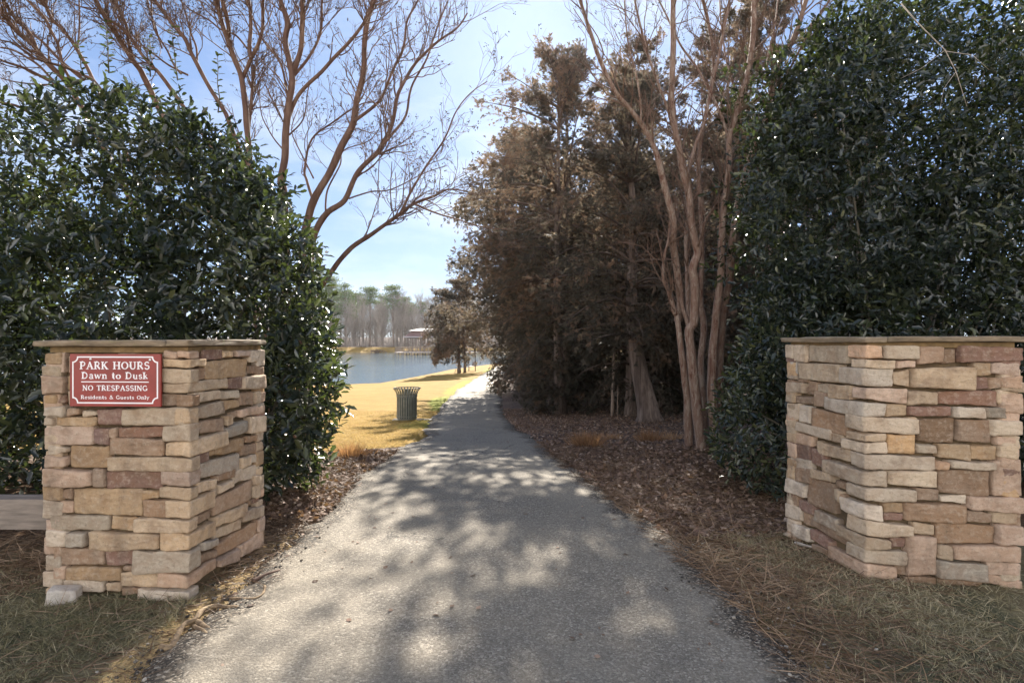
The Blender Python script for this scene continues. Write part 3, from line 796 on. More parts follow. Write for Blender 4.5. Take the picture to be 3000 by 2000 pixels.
# a small roman alphabet: strokes (thick T, thin N) and arcs on a unit-high body, with slab serifs
TH, TN, SE = 0.20, 0.105, 0.085
def arc(cx_, cy_, rx, ry, a0, a1, n=14): return [(cx_ + rx * math.cos(math.radians(a)), cy_ + ry * math.sin(math.radians(a))) for a in np.linspace(a0, a1, n)]
def ser(x, y, l=0.34): return ([(x - l / 2, y), (x + l / 2, y)], SE)
def stem(x, y0=0, y1=1, s0=True, s1=True, w=TH):
    r_ = [([(x, y0), (x, y1)], w)]
    if s0: r_.append(ser(x, y0 + .04))
    if s1: r_.append(ser(x, y1 - .04))
    return r_
def bowl(cx_, cy_, rx, ry): return [(arc(cx_, cy_, rx, ry, -90, 90), None), (arc(cx_, cy_, rx, ry, 90, 270), None)]
XH = 0.68
GL = {
 'P': (.70, stem(.16) + [([(.16, .95), (.36, .95)] + arc(.36, .70, .24, .25, 90, -90) + [(.16, .45)], .12)]),
 'R': (.78, stem(.16) + [([(.16, .95), (.36, .95)] + arc(.36, .72, .22, .23, 90, -90) + [(.16, .49)], .12), ([(.36, .50), (.68, .02)], TH)]),
 'A': (.86, [([(.12, .02), (.43, .98)], TN), ([(.40, .98), (.72, .02)], TH), ([(.25, .36), (.60, .36)], SE), ser(.12, .04, .28), ser(.72, .04, .32)]),
 'K': (.82, stem(.16) + [([(.20, .42), (.62, .97)], TN), ([(.34, .56), (.68, .02)], TH), ser(.62, .96, .26), ser(.70, .04, .26)]),
 'H': (.88, stem(.16) + stem(.70) + [([(.16, .5), (.70, .5)], SE)]),
 'O': (.88, bowl(.43, .5, .34, .44)),
 'U': (.84, [([(.16, .96), (.16, .32)] + arc(.41, .32, .25, .27, 180, 360) + [(.66, .96)], .14), ser(.16, .96), ser(.66, .96, .28)]),
 'S': (.66, [(arc(.32, .73, .22, .22, 20, 270) + arc(.32, .28, .24, .24, 90, -160), .15)]),
 'N': (.86, [([(.14, 0), (.14, .98)], TN), ([(.14, .98), (.70, .02)], TH), ([(.70, 0), (.70, 1)], TN), ser(.14, .04, .28), ser(.12, .96, .24), ser(.70, .96, .28)]),
 'T': (.74, stem(.36, s1=False) + [([(.04, .95), (.68, .95)], .10), ([(.06, .95), (.04, .76)], SE), ([(.66, .95), (.68, .76)], SE)]),
 'E': (.70, stem(.16) + [([(.16, .95), (.58, .95)], .10), ([(.16, .52), (.48, .52)], .09), ([(.16, .05), (.60, .05)], .10), ([(.58, .95), (.58, .78)], .08), ([(.60, .05), (.61, .24)], .08)]),
 'I': (.34, stem(.16)),
 'G': (.86, [(arc(.43, .5, .34, .44, 40, 330), .15), ([(.72, .40), (.72, .06)], .13), ([(.54, .42), (.82, .42)], SE)]),
 'D': (.86, stem(.16) + [([(.16, .95), (.34, .95)] + arc(.34, .5, .36, .45, 90, -90) + [(.16, .05)], .13)]),
 '&': (.86, [([(.80, .02), (.28, .72)] + arc(.38, .80, .14, .16, 200, -20) + [(.20, .40)] + arc(.34, .25, .24, .22, 150, 300) + [(.72, .48)], .13)]),
 'a': (.62, [(arc(.28, .50, .17, .15, 160, 0) + [(.45, .10), (.56, .03)], .14), (arc(.27, .19, .18, .17, 40, 360), .11)]),
 'w': (.92, [([(.10, .66), (.26, .02)], .15), ([(.26, .02), (.44, .64)], .09), ([(.42, .66), (.60, .02)], .15), ([(.60, .02), (.80, .66)], .09), ser(.10, .65, .22), ser(.80, .65, .2)]),
 'n': (.66, stem(.14, 0, XH) + [([(.14, .5)] + arc(.32, .46, .18, .17, 150, 0) + [(.50, .02)], .14), ser(.50, .04, .26)]),
 't': (.46, [([(.20, .92), (.20, .18)] + arc(.33, .18, .13, .14, 180, 290), .15), ([(.03, .64), (.40, .64)], .09)]),
 'o': (.64, bowl(.31, .33, .24, .29)),
 'u': (.66, [([(.14, .64), (.14, .2)] + arc(.30, .2, .16, .17, 180, 350) + [(.48, .64)], .13), ([(.48, .64), (.48, .04), (.58, .04)], .13), ser(.12, .64, .22)]),
 's': (.50, [(arc(.24, .49, .15, .14, 20, 260) + arc(.24, .20, .17, .16, 90, -160), .12)]),
 'k': (.68, stem(.14) + [([(.18, .30), (.48, .64)], .09), ([(.28, .38), (.56, .03)], .16)]),
 'e': (.60, [(arc(.29, .33, .22, .28, 0, 320), .13), ([(.08, .36), (.50, .36)], .08)]),
 'i': (.30, stem(.14, 0, XH) + [([(.09, .88), (.20, .88)], .13)]),
 'd': (.68, stem(.50, 0, 1, True, False) + [(arc(.29, .32, .21, .28, 0, 360), .12)]),
 'l': (.30, stem(.14)),
 'y': (.64, [([(.10, .66), (.30, .06)], .15), ([(.54, .66), (.28, -.14), (.14, -.24)], .09), ser(.10, .65, .22), ser(.54, .65, .2)]),
}
le = MB()
def write(text, x0, x1, ytop, ybot, track=0.06, space=0.5):
    wid = sum(GL[ch][0] + track if ch != ' ' else space for ch in text) - track
    k = (fx(x1) - fx(x0)) * sw / wid; hgt = (fy(ybot) - fy(ytop)) * sh
    pen = 0.0
    lev = 0
    for ch in text:
        if ch == ' ': pen += space; continue
        w_, strokes = GL[ch]
        for pts_, wd in strokes:
            lev = (lev + 1) % 5
            q = [(fx(x0) + (pen + x) * k / sw, fy(ybot) - y * hgt / sh) for x, y in pts_]
            if wd is None:
                n_ = len(q); wd_ = [(0.09 + 0.11 * abs(math.sin(math.pi * i / (n_ - 1))) ** 1.5) * hgt for i in range(n_)]
            else: wd_ = wd * hgt
            ribbon(le, q, wd_, lift=0.00015 * lev)
        pen += w_ + track
write("PARK HOURS", 385, 1900, 365, 530)
write("Dawn to Dusk", 425, 1868, 592, 738)
write("NO TRESPASSING", 445, 1852, 878, 993)
write("Residents & Guests Only", 408, 1888, 1095, 1175)
le.build("lettering", m_white, sign)
for sx, sy_ in ((622, 314), (1902, 328)):
    f = sp(fx(sx), fy(sy_)); c = sf + ur * f[0] + zu * f[1]
    s_ = MB(); s_.tube([c, c + nout * 0.003, c + nout * 0.0045], [0.0075, 0.0068, 0.003], 14)
    s_.build("screw", m_screw, sign)

# ------------------------------------------------------------------ timber rail beside the left pillar
m_timber = plain("weathered_timber", (.23, .185, .15), 0.85, var=0.35, scale=3.5, bump=0.5, stretch=(1.2, 9, 9))
rail = empty("timber_rail", (-3.6, 3.75, 0.2), "low weathered timber rail running into the left edge behind the signed pillar", "rail")
t_ = MB(); t_.box((-3.55, 3.78, 0.325), (1.9, 0.13, 0.20), tint=(.5,) * 3, bev=0.008); t_.build("beam", m_timber, rail)
t_ = MB(); t_.box((-4.1, 3.92, 0.20), (0.13, 0.13, 0.52), bev=0.008); t_.build("post", m_timber, rail)

# ------------------------------------------------------------------ foliage materials
m_holly = leaf_mat("holly_leaf", (.008, .012, .0105), (.017, .0235, .0195), (.078, .080, .034), rough=0.24, trans=0.09, tcol=(.48, .66, .14), spec=0.6)
m_cedar = leaf_mat("cedar_spray", (.015, .019, .015), (.044, .041, .031), (.185, .108, .068), rough=0.7, trans=0.25, tcol=(.88, .70, .5), spec=0.2)
m_dead = leaf_mat("fallen_leaf", (.070, .045, .034), (.21, .13, .092), (.44, .33, .25), rough=0.75, trans=0.1, tcol=(.8, .5, .2), spec=0.25)
m_needle = leaf_mat("pine_straw_needle", (.05, .03, .018), (.15, .088, .05), (.34, .235, .15), rough=0.6, trans=0.0, spec=0.3)
m_blade = leaf_mat("dry_grass_blade", (.075, .080, .042), (.27, .23, .14), (.50, .43, .29), rough=0.7, trans=0.15, tcol=(.9, .8, .4), spec=0.2)
m_wheat = leaf_mat("russet_grass", (.10, .05, .028), (.25, .13, .068), (.42, .27, .16), rough=0.6, trans=0.3, tcol=(1, .6, .25), spec=0.2)
m_pine = leaf_mat("pine_needles", (.026, .055, .024), (.060, .105, .038), (.14, .17, .055), rough=0.6, trans=0.15, tcol=(.7, .9, .3), spec=0.25)

def bark(name, dark, mid, light, stretch=(1, 1, 0.22), scale=9, rough=0.8, bump=0.5):
    m, nt, b, out = new_mat(name); g = NT(nt)
    c = g.mapping(g.coord(), stretch)
    n = g.noise(c, scale, 6, 0.6, 0.7)
    n2 = g.noise(c, scale * 4, 5, 0.65)
    col = g.ramp(n, [(0.32, dark), (0.5, mid), (0.68, light)])
    col = g.mix(g.rng(n2, 0.45, 0.75, 0, 0.35), col, dark)
    nt.links.new(col, b.inputs["Base Color"])
    b.inputs["Roughness"].default_value = rough; b.inputs["Specular IOR Level"].default_value = 0.3
    nt.links.new(g.bump(n2, bump, 0.01), b.inputs["Normal"])
    return m
def peel_bark(name, cols, bump=0.35):
    """smooth bark shed in long irregular plates"""
    m, nt, b, out = new_mat(name); g = NT(nt)
    oc = g.coord(); c = g.mapping(oc, (1, 1, 0.2))
    n = g.noise(c, 13, 5, 0.62, 1.6); n2 = g.noise(c, 34, 5, 0.6, 0.8); n3 = g.noise(oc, 70, 4, 0.7)
    col = g.ramp(n, [(0.36, cols[0]), (0.43, cols[1]), (0.50, cols[2]), (0.56, cols[1]), (0.64, cols[3])])
    col = g.mix(g.rng(n2, 0.52, 0.60, 0, 0.7), col, cols[3])
    col = g.mix(g.rng(n2, 0.36, 0.30, 0, 0.6), col, cols[0])
    col = g.mix(g.rng(n3, 0.55, 0.75, 0, 0.4), col, (.05, .035, .028))
    nt.links.new(col, b.inputs["Base Color"]); b.inputs["Roughness"].default_value = 0.7
    b.inputs["Specular IOR Level"].default_value = 0.3
    nt.links.new(g.bump(g.math('ADD', n, n2), bump, 0.02), b.inputs["Normal"])
    return m
m_crape_tan = peel_bark("crape_bark_tan", ((.095, .038, .024), (.155, .088, .062), (.21, .138, .104), (.29, .225, .18)))
m_crape_red = bark("crape_bark_russet", (.085, .046, .034), (.135, .076, .055), (.20, .125, .088), bump=0.25)
m_cedar_bark = bark("cedar_bark", (.06, .042, .034), (.13, .095, .078), (.23, .18, .15), stretch=(1, 1, 0.08), scale=16, bump=1.0)
m_twig = plain("twig_bark", (.13, .075, .05), 0.8, var=0.3)
m_twig_dark = plain("cedar_twig", (.10, .07, .055), 0.85, var=0.3)
m_pod = plain("seed_pod", (.06, .042, .03), 0.7, var=0.3)
m_holly_stem = plain("holly_stem", (.10, .085, .06), 0.8, var=0.3)
m_pale_twig = plain("pale_twig", (.42, .36, .30), 0.8, var=0.2)

HOLLY_V = [(0, 0, 0), (.12, .16, .015), (.30, .40, .05), (.48, .33, .03), (.66, .42, .05), (.84, .20, .0), (1, 0, -.07),
           (.12, -.16, .015), (.30, -.40, .05), (.48, -.33, .03), (.66, -.42, .05), (.84, -.20, .0), (.30, 0, -.02), (.66, 0, -.03)]
HOLLY_T = [(0, 12, 1), (12, 2, 1), (12, 3, 2), (12, 13, 3), (13, 4, 3), (13, 5, 4), (13, 6, 5), (0, 7, 12), (12, 7, 8), (12, 8, 9), (12, 9, 13), (13, 9, 10), (13, 10, 11), (13, 11, 6)]

def blob_leaves(blobs, n, seed, size=(.07, .105), zmin=0.03, bumpy=0.13, down=0.35, ratio=0.46, inner=0.30, per=8):
    """leafy shoots: tips spread over and inside bumpy ellipsoids, each shoot carrying a spiral of leaves"""
    r = np.random.default_rng(seed)
    C = np.array([b[0] for b in blobs], dtype=float); Rr = np.array([b[1] for b in blobs], dtype=float)
    area = (Rr[:, 0] * Rr[:, 1] * Rr[:, 2]) ** (2 / 3)
    ns = n // per
    which = r.choice(len(blobs), size=int(ns * 2.2), p=area / area.sum())
    d = unit(r.normal(size=(len(which), 3)))
    bump = 1 + bumpy * vnoise(d * 1.0 + C[which], 3.2, seed % 7) + 0.6 * bumpy * vnoise(d + C[which], 8.0, seed % 7 + 1)
    depth = np.abs(r.normal(size=len(which))) * 0.08 - (r.random(len(which)) < 0.06) * r.uniform(0.02, 0.10, len(which))
    deep = r.random(len(which)) < inner
    depth = np.where(deep, r.uniform(0.08, 0.5, len(which)), depth)
    p = C[which] + d * Rr[which] * (bump * (1 - depth))[:, None]
    ok = (p[:, 2] > gz(p[:, 0], p[:, 1]) + zmin)
    for k in range(len(blobs)):
        q = np.linalg.norm((p - C[k]) / Rr[k], axis=1)
        ok &= ~((q < 0.62) & (which != k))
    p, d, which = p[ok][:ns], d[ok][:ns], which[ok][:ns]
    m = len(p)
    nrm = unit(d / Rr[which])
    td = unit(nrm * 0.6 + r.normal(size=(m, 3)) * 0.55 + np.array([0, 0, 0.35]))
    e1 = unit(np.cross(td, r.normal(size=(m, 3)))); e2 = np.cross(td, e1)
    smax = size[1]
    P, AX, UP, TT = [], [], [], []
    tone = 0.42 + 0.16 * vnoise(p, 2.5, 3) + r.normal(size=m) * 0.16
    grow_ = r.uniform(0.7, 1.12, m)
    for j in range(per):
        f = j / (per - 1)
        a = j * 2.4 + r.uniform(0, 0.6, m)
        rad = e1 * np.cos(a)[:, None] + e2 * np.sin(a)[:, None]
        P.append(p + td * ((f - 0.6) * smax * 2.0)[..., None] if np.ndim(f) else p + td * ((f - 0.6) * smax * 2.0))
        AX.append(unit(rad * (1.0 - 0.45 * f) + td * (0.35 + 0.6 * f) + np.array([0, 0, -down]) + r.normal(size=(m, 3)) * 0.22))
        UP.append(unit(td * 0.9 - rad * 0.3 + np.array([0, 0, 0.55]) + r.normal(size=(m, 3)) * 0.3))
        TT.append(tone - 0.05 + r.normal(size=m) * 0.12 + (r.random(m) < 0.05) * 0.55 + 0.10 * f)
    P, AX, UP, TT = np.vstack(P), np.vstack(AX), np.vstack(UP), np.clip(np.concatenate(TT), 0, 1)
    m = len(P)
    keep = P[:, 2] > gz(P[:, 0], P[:, 1]) + 0.01
    P, AX, UP, TT = P[keep], AX[keep], UP[keep], TT[keep]; m = len(P)
    s = r.uniform(*size, m) * np.tile(grow_, per)[keep]
    V, F = scatter(HOLLY_V, HOLLY_T, P, AX, UP, s, s * ratio * (0.85 + 0.3 * r.random(m)))
    A = np.repeat(np.stack([TT, r.random(m), 0 * TT], 1), len(HOLLY_V), 0)
    return V, F, A, P

def holly_shrub(loc, blobs, n, seed, label, sprouts=(), cat="shrub", group=None, **kw):
    root = empty("holly_shrub", loc, label, cat, group)
    V, F, A, p = blob_leaves(blobs, n, seed, **kw)
    mb = MB(); mb.add(V, None, F, A)
    r = np.random.default_rng(seed + 1)
    st = MB()
    base = np.array(loc, dtype=float)
    for b in blobs:
        c = np.array(b[0], dtype=float)
        for k in range(7):
            e = c + unit(r.normal(size=3)) * np.array(b[1]) * r.uniform(0.4, 0.9)
            e[2] = max(e[2], float(gz(e[0], e[1])) + 0.2)
            s = base + r.normal(size=3) * [0.25, 0.2, 0]; s[2] = float(gz(s[0], s[1])) - 0.05
            s[0] = s[0] * 0.5 + c[0] * 0.5; s[1] = s[1] * 0.5 + c[1] * 0.5
            mid = (s + e) / 2 + r.normal(size=3) * 0.12 + [0, 0, 0.15]
            t = np.linspace(0, 1, 7)[:, None]
            st.tube((1 - t) ** 2 * s + 2 * t * (1 - t) * mid + t * t * e, np.linspace(0.024, 0.005, 7), 5)
    lp_, lax, lup, ls = [], [], [], []
    for pts in sprouts:
        P = np.array(pts); st.tube(P, np.linspace(0.008, 0.003, len(P)), 5)
        for k in range(int(len(P) * 5)):
            t = k / (len(P) * 5 - 1) * (len(P) - 1); i = min(int(t), len(P) - 2); q = P[i] * (1 - t + i) + P[i + 1] * (t - i)
            a = k * 2.4
            dd = np.array([math.cos(a), math.sin(a) * 0.7, 0.25])
            lp_.append(q); lax.append(dd); lup.append(np.array([0, 0, 1.0]) + r.normal(size=3) * 0.3); ls.append(r.uniform(.06, .095))
    if lp_:
        ls = np.array(ls)
        V, F = scatter(HOLLY_V, HOLLY_T, np.array(lp_), np.array(lax), np.array(lup), ls, ls * 0.5)
        mb.add(V, None, F, np.repeat(np.stack([r.uniform(.5, .95, len(ls))] * 3, 1), len(HOLLY_V), 0))
    mb.build("foliage", m_holly, root, smooth=True)
    st.build("stems", m_holly_stem, root, smooth=True)
    return root

def seg(px0, py0, px1, py1, Y, n=5, seed=0):
    r = np.random.default_rng(seed)
    return [at(px0 + (px1 - px0) * t + r.normal() * 2, py0 + (py1 - py0) * t, Y + r.normal() * 0.02) for t in np.linspace(0, 1, n)]
LB = [((-4.28, 6.35, 2.45), (1.78, 1.35, 1.72)), ((-2.72, 5.65, 1.75), (.86, .95, 1.30)), ((-2.20, 5.25, .72), (.56, .66, .82)),
      ((-4.3, 5.75, .55), (1.9, 1.05, 1.3)), ((-6.3, 6.5, 1.75), (1.5, 1.3, 1.85)), ((-3.45, 6.1, 2.75), (.88, .9, 1.0)), ((-2.06, 5.5, 1.22), (.36, .55, .62)),
      ((-3.9, 5.2, 1.6), (1.2, .7, 1.1))]
sprouts = [seg(318, 215, 311, 62, 6.1, 5, 1), seg(440, 225, 437, 105, 6.2, 4, 2), seg(516, 235, 508, 78, 6.2, 5, 3), seg(640, 330, 640, 160, 6.3, 5, 4), seg(120, 330, 95, 300, 6.0, 3, 5), seg(250, 235, 225, 120, 6.3, 4, 6)]
holly_shrub((-3.6, 6.0, 0), LB, 52000, 21, "tall glossy dark holly shrub billowing behind the signed pillar", sprouts, size=(.085, .13), down=0.15)
RB = [((4.25, 6.2, 2.9), (1.66, 1.2, 2.0)), ((3.38, 5.95, 1.35), (1.02, .9, 1.2)), ((2.78, 5.55, .55), (.76, .72, .76)), ((5.6, 6.1, 1.5), (1.9, 1.2, 1.8)),
      ((4.2, 5.6, 1.2), (1.1, .75, 1.3)), ((3.05, 5.9, 1.15), (.68, .6, .75))]
rh = holly_shrub((3.9, 5.9, 0), RB, 60000, 31, "broad dark green holly shrub crowding the back of the bare stone pillar", size=(.06, .10), down=0.15)
RB2 = [((5.2, 7.4, 4.2), (2.1, 1.4, 1.9)), ((4.2, 7.3, 3.0), (1.2, 1.2, 1.6)), ((6.8, 7.2, 3.0), (1.8, 1.4, 2.4)), ((5.0, 7.4, 1.6), (1.6, 1.0, 1.6)), ((4.1, 7.2, 4.5), (.85, .9, .9))]
holly_shrub((5.2, 7.4, .1), RB2, 44000, 41, "taller loose evergreen shrub rising out of the top right corner", size=(.09, .14), down=0.15, bumpy=0.2, cat="shrub")
# bare pale twig hanging over the face of the right shrub
tw = MB()
for pts, w0 in (([(2640, 10), (2686, 64), (2769, 147), (2801, 210), (2833, 312)], 5), ([(2769, 150), (2850, 162), (2898, 205)], 3), ([(2801, 210), (2765, 260), (2752, 330)], 2), ([(2769, 147), (2700, 200), (2640, 230)], 2)):
    P = [at(x, y, 4.75) for x, y in pts]; tw.tube(P, np.linspace(w0, w0 * .4, len(P)) * 4.75 / FPX / 2 * 0.7, 5)
tag(tw.build("bare_branch", m_pale_twig, None, True), "thin pale leafless branch hanging in front of the right hand evergreens", "branch")

# ------------------------------------------------------------------ branching
def smooth_line(P, n):
    P = np.asarray(P, dtype=float); k = len(P)
    if k < 3:
        t = np.linspace(0, 1, n)[:, None]; return P[0] * (1 - t) + P[-1] * t
    t = np.linspace(0, k - 1, n); out = []
    for v in t:
        i = min(int(v), k - 2); f = v - i
        p0, p1, p2, p3 = P[max(i - 1, 0)], P[i], P[i + 1], P[min(i + 2, k - 1)]
        out.append(0.5 * (2 * p1 + (p2 - p0) * f + (2 * p0 - 5 * p1 + 4 * p2 - p3) * f * f + (3 * p1 - p0 - 3 * p2 + p3) * f ** 3))
    return np.array(out)

def grow(mb, r, p, d, L, rad, lev, ends, up=0.10, kids=(4, 4, 3), ns=4, spread=0.75, keep=0.55):
    k = 6 if lev < 2 else 4
    P = [p]; dd = d.copy()
    for i in range(k):
        dd = unit(dd + r.normal(size=3) * 0.19 + np.array([0, 0, up]))
        P.append(P[-1] + dd * L / k)
    P = np.array(P)
    rad = max(rad, 0.0022)
    mb.tube(P, np.linspace(rad, rad * (0.45 if lev < len(kids) else 0.5), k + 1), ns if lev < 2 else 3, cap=False)
    if lev >= len(kids):
        ends.append((P[-1], dd)); return
    for j in range(kids[lev]):
        t = r.uniform(0.3, 1.0); i = min(int(t * k), k - 1)
        q = P[i] * (1 - (t * k - i)) + P[i + 1] * (t * k - i)
        a = unit(P[i + 1] - P[i])
        s = unit(np.cross(a, r.normal(size=3)))
        nd = unit(a * 1.0 + s * spread * r.uniform(0.6, 1.3))
        grow(mb, r, q, nd, L * keep * r.uniform(0.7, 1.2), rad * 0.5, lev + 1, ends, up, kids, ns, spread, keep)

OCT_V = np.array([(1, 0, 0), (-1, 0, 0), (0, 1, 0), (0, -1, 0), (0, 0, 1.2), (0, 0, -1.2)], dtype=float)
OCT_T = [(0, 2, 4), (2, 1, 4), (1, 3, 4), (3, 0, 4), (2, 0, 5), (1, 2, 5), (3, 1, 5), (0, 3, 5)]
def pods(ends, r, frac, size, per=5):
    P = []
    for e, d in ends:
        if r.random() < frac:
            for k in range(per): P.append(e + r.normal(size=3) * size * 1.5)
    P = np.array(P); n = len(P)
    V = (P[:, None, :] + OCT_V[None] * (size * r.uniform(0.6, 1.2, n))[:, None, None]).reshape(-1, 3)
    T = (np.array(OCT_T)[None] + (np.arange(n) * 6)[:, None, None]).reshape(-1, 3)
    return V, T

def crape(base, label, limbs, scale, ox, mat, seed, d0, twig_kids, twigL, extend=True, podfrac=0.5, girth=1.0, group=None):
    """limbs: (points in close-up pixels, width0, width1 in photo px, depth0, depth1)"""
    root = empty("crape_myrtle", base, label, "tree", group)
    r = np.random.default_rng(seed)
    tw = MB(); ends = []
    for pts, w0, w1, y0, y1, stemflag in limbs:
        k = len(pts)
        P = [at(ox[0] + px / scale, ox[1] + py / scale, y0 + (y1 - y0) * i / (k - 1)) for i, (px, py) in enumerate(pts)]
        if stemflag == 'g':      # carries on down to the ground
            b_ = np.array(base, dtype=float) + r.normal(size=3) * [0.10, 0.10, 0]; b_[2] = float(gz(b_[0], b_[1])) - 0.08
            p0_ = np.array(P[0]); dn = unit(p0_ - np.array(P[1])); Lb = np.linalg.norm(p0_ - b_)
            c1_ = p0_ + dn * Lb * 0.33; c2_ = b_ + np.array([0, 0, 1.0]) * Lb * 0.33 + (c1_ - b_) * [.12, .12, 0]
            tt_ = np.array([0, .25, .5, .75])[:, None]
            P = list((1 - tt_) ** 3 * b_ + 3 * (1 - tt_) ** 2 * tt_ * c2_ + 3 * (1 - tt_) * tt_ ** 2 * c1_ + tt_ ** 3 * p0_) + P
        Yend = P[-1][1]
        r0, r1 = w0 * y0 / FPX / 2 * girth, w1 * y1 / FPX / 2 * girth
        if extend and pts[-1][1] < 60 and w1 > 2:   # carries on above the frame
            d = unit(np.array(P[-1]) - np.array(P[-2]))
            P += [np.array(P[-1]) + d * 0.7 + [0, 0, .1], np.array(P[-1]) + d * 1.4 + [0, 0, .25]]
        n = max(14, len(P) * (9 if r0 > .03 else 5))
        S = smooth_line(P, n)
        S = S + np.stack([vnoise(S + 5 * a, 5, a) * 0.008 for a in range(3)], 1)
        rad = np.linspace(r0, r1, n)
        if stemflag == 'g': rad = rad * (1 + 0.25 * np.exp(-np.linspace(0, 1, n) * 14))
        mb = MB(); mb.tube(S, rad, 16 if r0 > .03 else 7)
        if r0 > .03:
            V_ = mb.V[0]; cen = np.repeat(S, 16, 0); cen = np.vstack([cen, S[:1], S[-1:]]); o_ = V_ - cen
            mb.V[0] = cen + o_ * (1 + 0.07 * vnoise(V_ * [1, 1, .35] + seed, 14, 2) + 0.03 * vnoise(V_ * [1, 1, .5], 45, 5))[:, None]
        mb.build("trunk" if stemflag else "limb", mat, root, smooth=True)
        Lw = np.linalg.norm(np.diff(S, axis=0), axis=1).sum()
        for j in range(int(Lw * twig_kids)):
            t = r.uniform(0.25 if stemflag == '' else 0.5, 1.0); i = min(int(t * (n - 1)), n - 2)
            a = unit(S[i + 1] - S[i]); s = unit(np.cross(a, r.normal(size=3)))
            grow(tw, r, S[i], unit(a + s * r.uniform(0.5, 1.0)), twigL * r.uniform(0.6, 1.3), min(rad[i] * 0.45, 0.010), 0, ends, 0.09, (3, 3), 4)
    tw.build("twigs", m_twig, root, smooth=True)
    V, T = pods(ends, r, podfrac, 0.0075)
    mb = MB(); mb.add(V, None, T); mb.build("seed_pods", m_pod, root)
    return root

q1, q2 = 1.568, 2.94
A_L = [([(1385,1290),(1400,1080),(1440,920),(1510,800),(1560,690),(1620,570),(1640,450),(1670,330),(1675,180),(1690,80),(1720,0)], 30, 10, 8.3, 8.0, 'g'),
       ([(1425,1290),(1440,1090),(1500,980),(1580,920),(1640,800),(1740,690),(1800,580),(1830,430),(1900,300),(2000,200),(2100,130),(2150,60)], 26, 4, 8.3, 7.6, 'g'),
       ([(1440,1370),(1480,1310),(1600,1150),(1720,1070),(1840,980),(1900,940),(2000,900),(2060,870),(2150,880)], 24, 3, 8.2, 7.0, 'g'),
       ([(1625,560),(1720,490),(1760,440),(1800,330),(1850,230),(1870,100),(1920,0)], 10, 4, 8.1, 7.7, ''),
       ([(1740,690),(1860,540),(1890,400),(1960,270),(2010,120),(2050,20)], 8, 3, 7.9, 8.4, ''),
       ([(1840,980),(1880,900),(1960,760),(2040,640),(2090,520),(2160,430),(2240,370)], 8, 2, 7.3, 7.0, ''),
       ([(1910,940),(1980,970),(2080,1000),(2200,1040),(2330,1050)], 7, 2, 7.2, 6.8, ''),
       ([(1440,930),(1410,830),(1400,780),(1430,640),(1530,560),(1640,490),(1700,470)], 9, 3, 8.3, 8.7, ''),
       ([(1495,980),(1500,880),(1560,760),(1580,690),(1700,640),(1760,560)], 6, 2, 8.2, 8.5, ''),
       ([(1600,915),(1700,880),(1800,870),(1960,790),(2050,760)], 5, 2, 8.0, 7.6, ''),
       ([(1735,890),(1738,800),(1745,710)], 3, 2, 7.6, 7.6, ''), ([(1800,970),(1795,860),(1800,740)], 4, 2, 7.4, 7.4, ''), ([(1815,970),(1822,880),(1815,790)], 3, 2, 7.4, 7.5, ''),
       ([(1440,820),(1380,700),(1340,600),(1370,500)], 5, 2, 8.3, 8.6, '')]
crape((-3.0, 8.5, float(gz(-3.0, 8.5))), "bare crape myrtle whose limbs arch right above the lake and path", A_L, q1, (0, 0), m_crape_red, 51, 8.2, 5.2, 0.62, group="leafless crape myrtles left of the path")
B_L = [([(1300,900),(1290,830),(1310,720),(1315,600),(1330,480),(1345,350),(1310,200),(1320,100),(1290,0)], 27, 12, 8.0, 7.8, 'g'),
       ([(1345,350),(1380,230),(1390,100),(1390,0)], 16, 11, 7.9, 7.6, ''),
       ([(1330,540),(1380,430),(1480,330),(1570,230),(1640,150),(1700,60),(1720,0)], 12, 6, 8.0, 7.4, ''),
       ([(1330,470),(1290,300),(1200,170),(1160,80),(1130,0)], 7, 3, 8.0, 8.4, ''),
       ([(1310,700),(1250,620),(1200,520),(1190,400)], 5, 2, 8.0, 8.3, ''),
       ([(1345,360),(1420,260),(1470,150),(1480,0)], 9, 5, 7.9, 8.2, ''),
       ([(1330,620),(1400,540),(1420,400),(1470,330)], 5, 2, 8.0, 8.3, ''),
       ([(2130/q2*q1,1150/q2*q1),(2110/q2*q1,900/q2*q1),(2080/q2*q1,660/q2*q1),(2020/q2*q1,500/q2*q1),(1960/q2*q1,350/q2*q1),(1910/q2*q1,200/q2*q1),(1880/q2*q1,80/q2*q1),(1850/q2*q1,0)], 19, 10, 8.4, 8.2, 'g'),
       ([(1960/q2*q1,330/q2*q1),(1970/q2*q1,250/q2*q1),(1950/q2*q1,130/q2*q1),(1920/q2*q1,0)], 13, 8, 8.3, 8.0, ''),
       ([(2090/q2*q1,680/q2*q1),(2160/q2*q1,520/q2*q1),(2220/q2*q1,400/q2*q1),(2260/q2*q1,250/q2*q1),(2265/q2*q1,100/q2*q1),(2265/q2*q1,0)], 12, 7, 8.4, 8.0, ''),
       ([(2165/q2*q1,510/q2*q1),(2150/q2*q1,400/q2*q1),(2160/q2*q1,250/q2*q1),(2155/q2*q1,100/q2*q1),(2140/q2*q1,0)], 12, 8, 8.3, 8.2, ''),
       ([(2140/q2*q1,1100/q2*q1),(2165/q2*q1,880/q2*q1),(2175/q2*q1,700/q2*q1),(2185/q2*q1,560/q2*q1)], 12, 8, 8.6, 8.6, 'g'),
       ([(2130/q2*q1,420/q2*q1),(2030/q2*q1,310/q2*q1),(1900/q2*q1,260/q2*q1),(1800/q2*q1,180/q2*q1),(1650/q2*q1,90/q2*q1),(1550/q2*q1,0)], 6, 3, 8.3, 8.7, '')]
crape((-3.55, 8.3, float(gz(-3.55, 8.3))), "bare crape myrtle with upright forked trunks above the shoulder of the left holly", B_L, q1, (0, 0), m_crape_red, 52, 8.2, 4.6, 0.6, group="leafless crape myrtles left of the path")
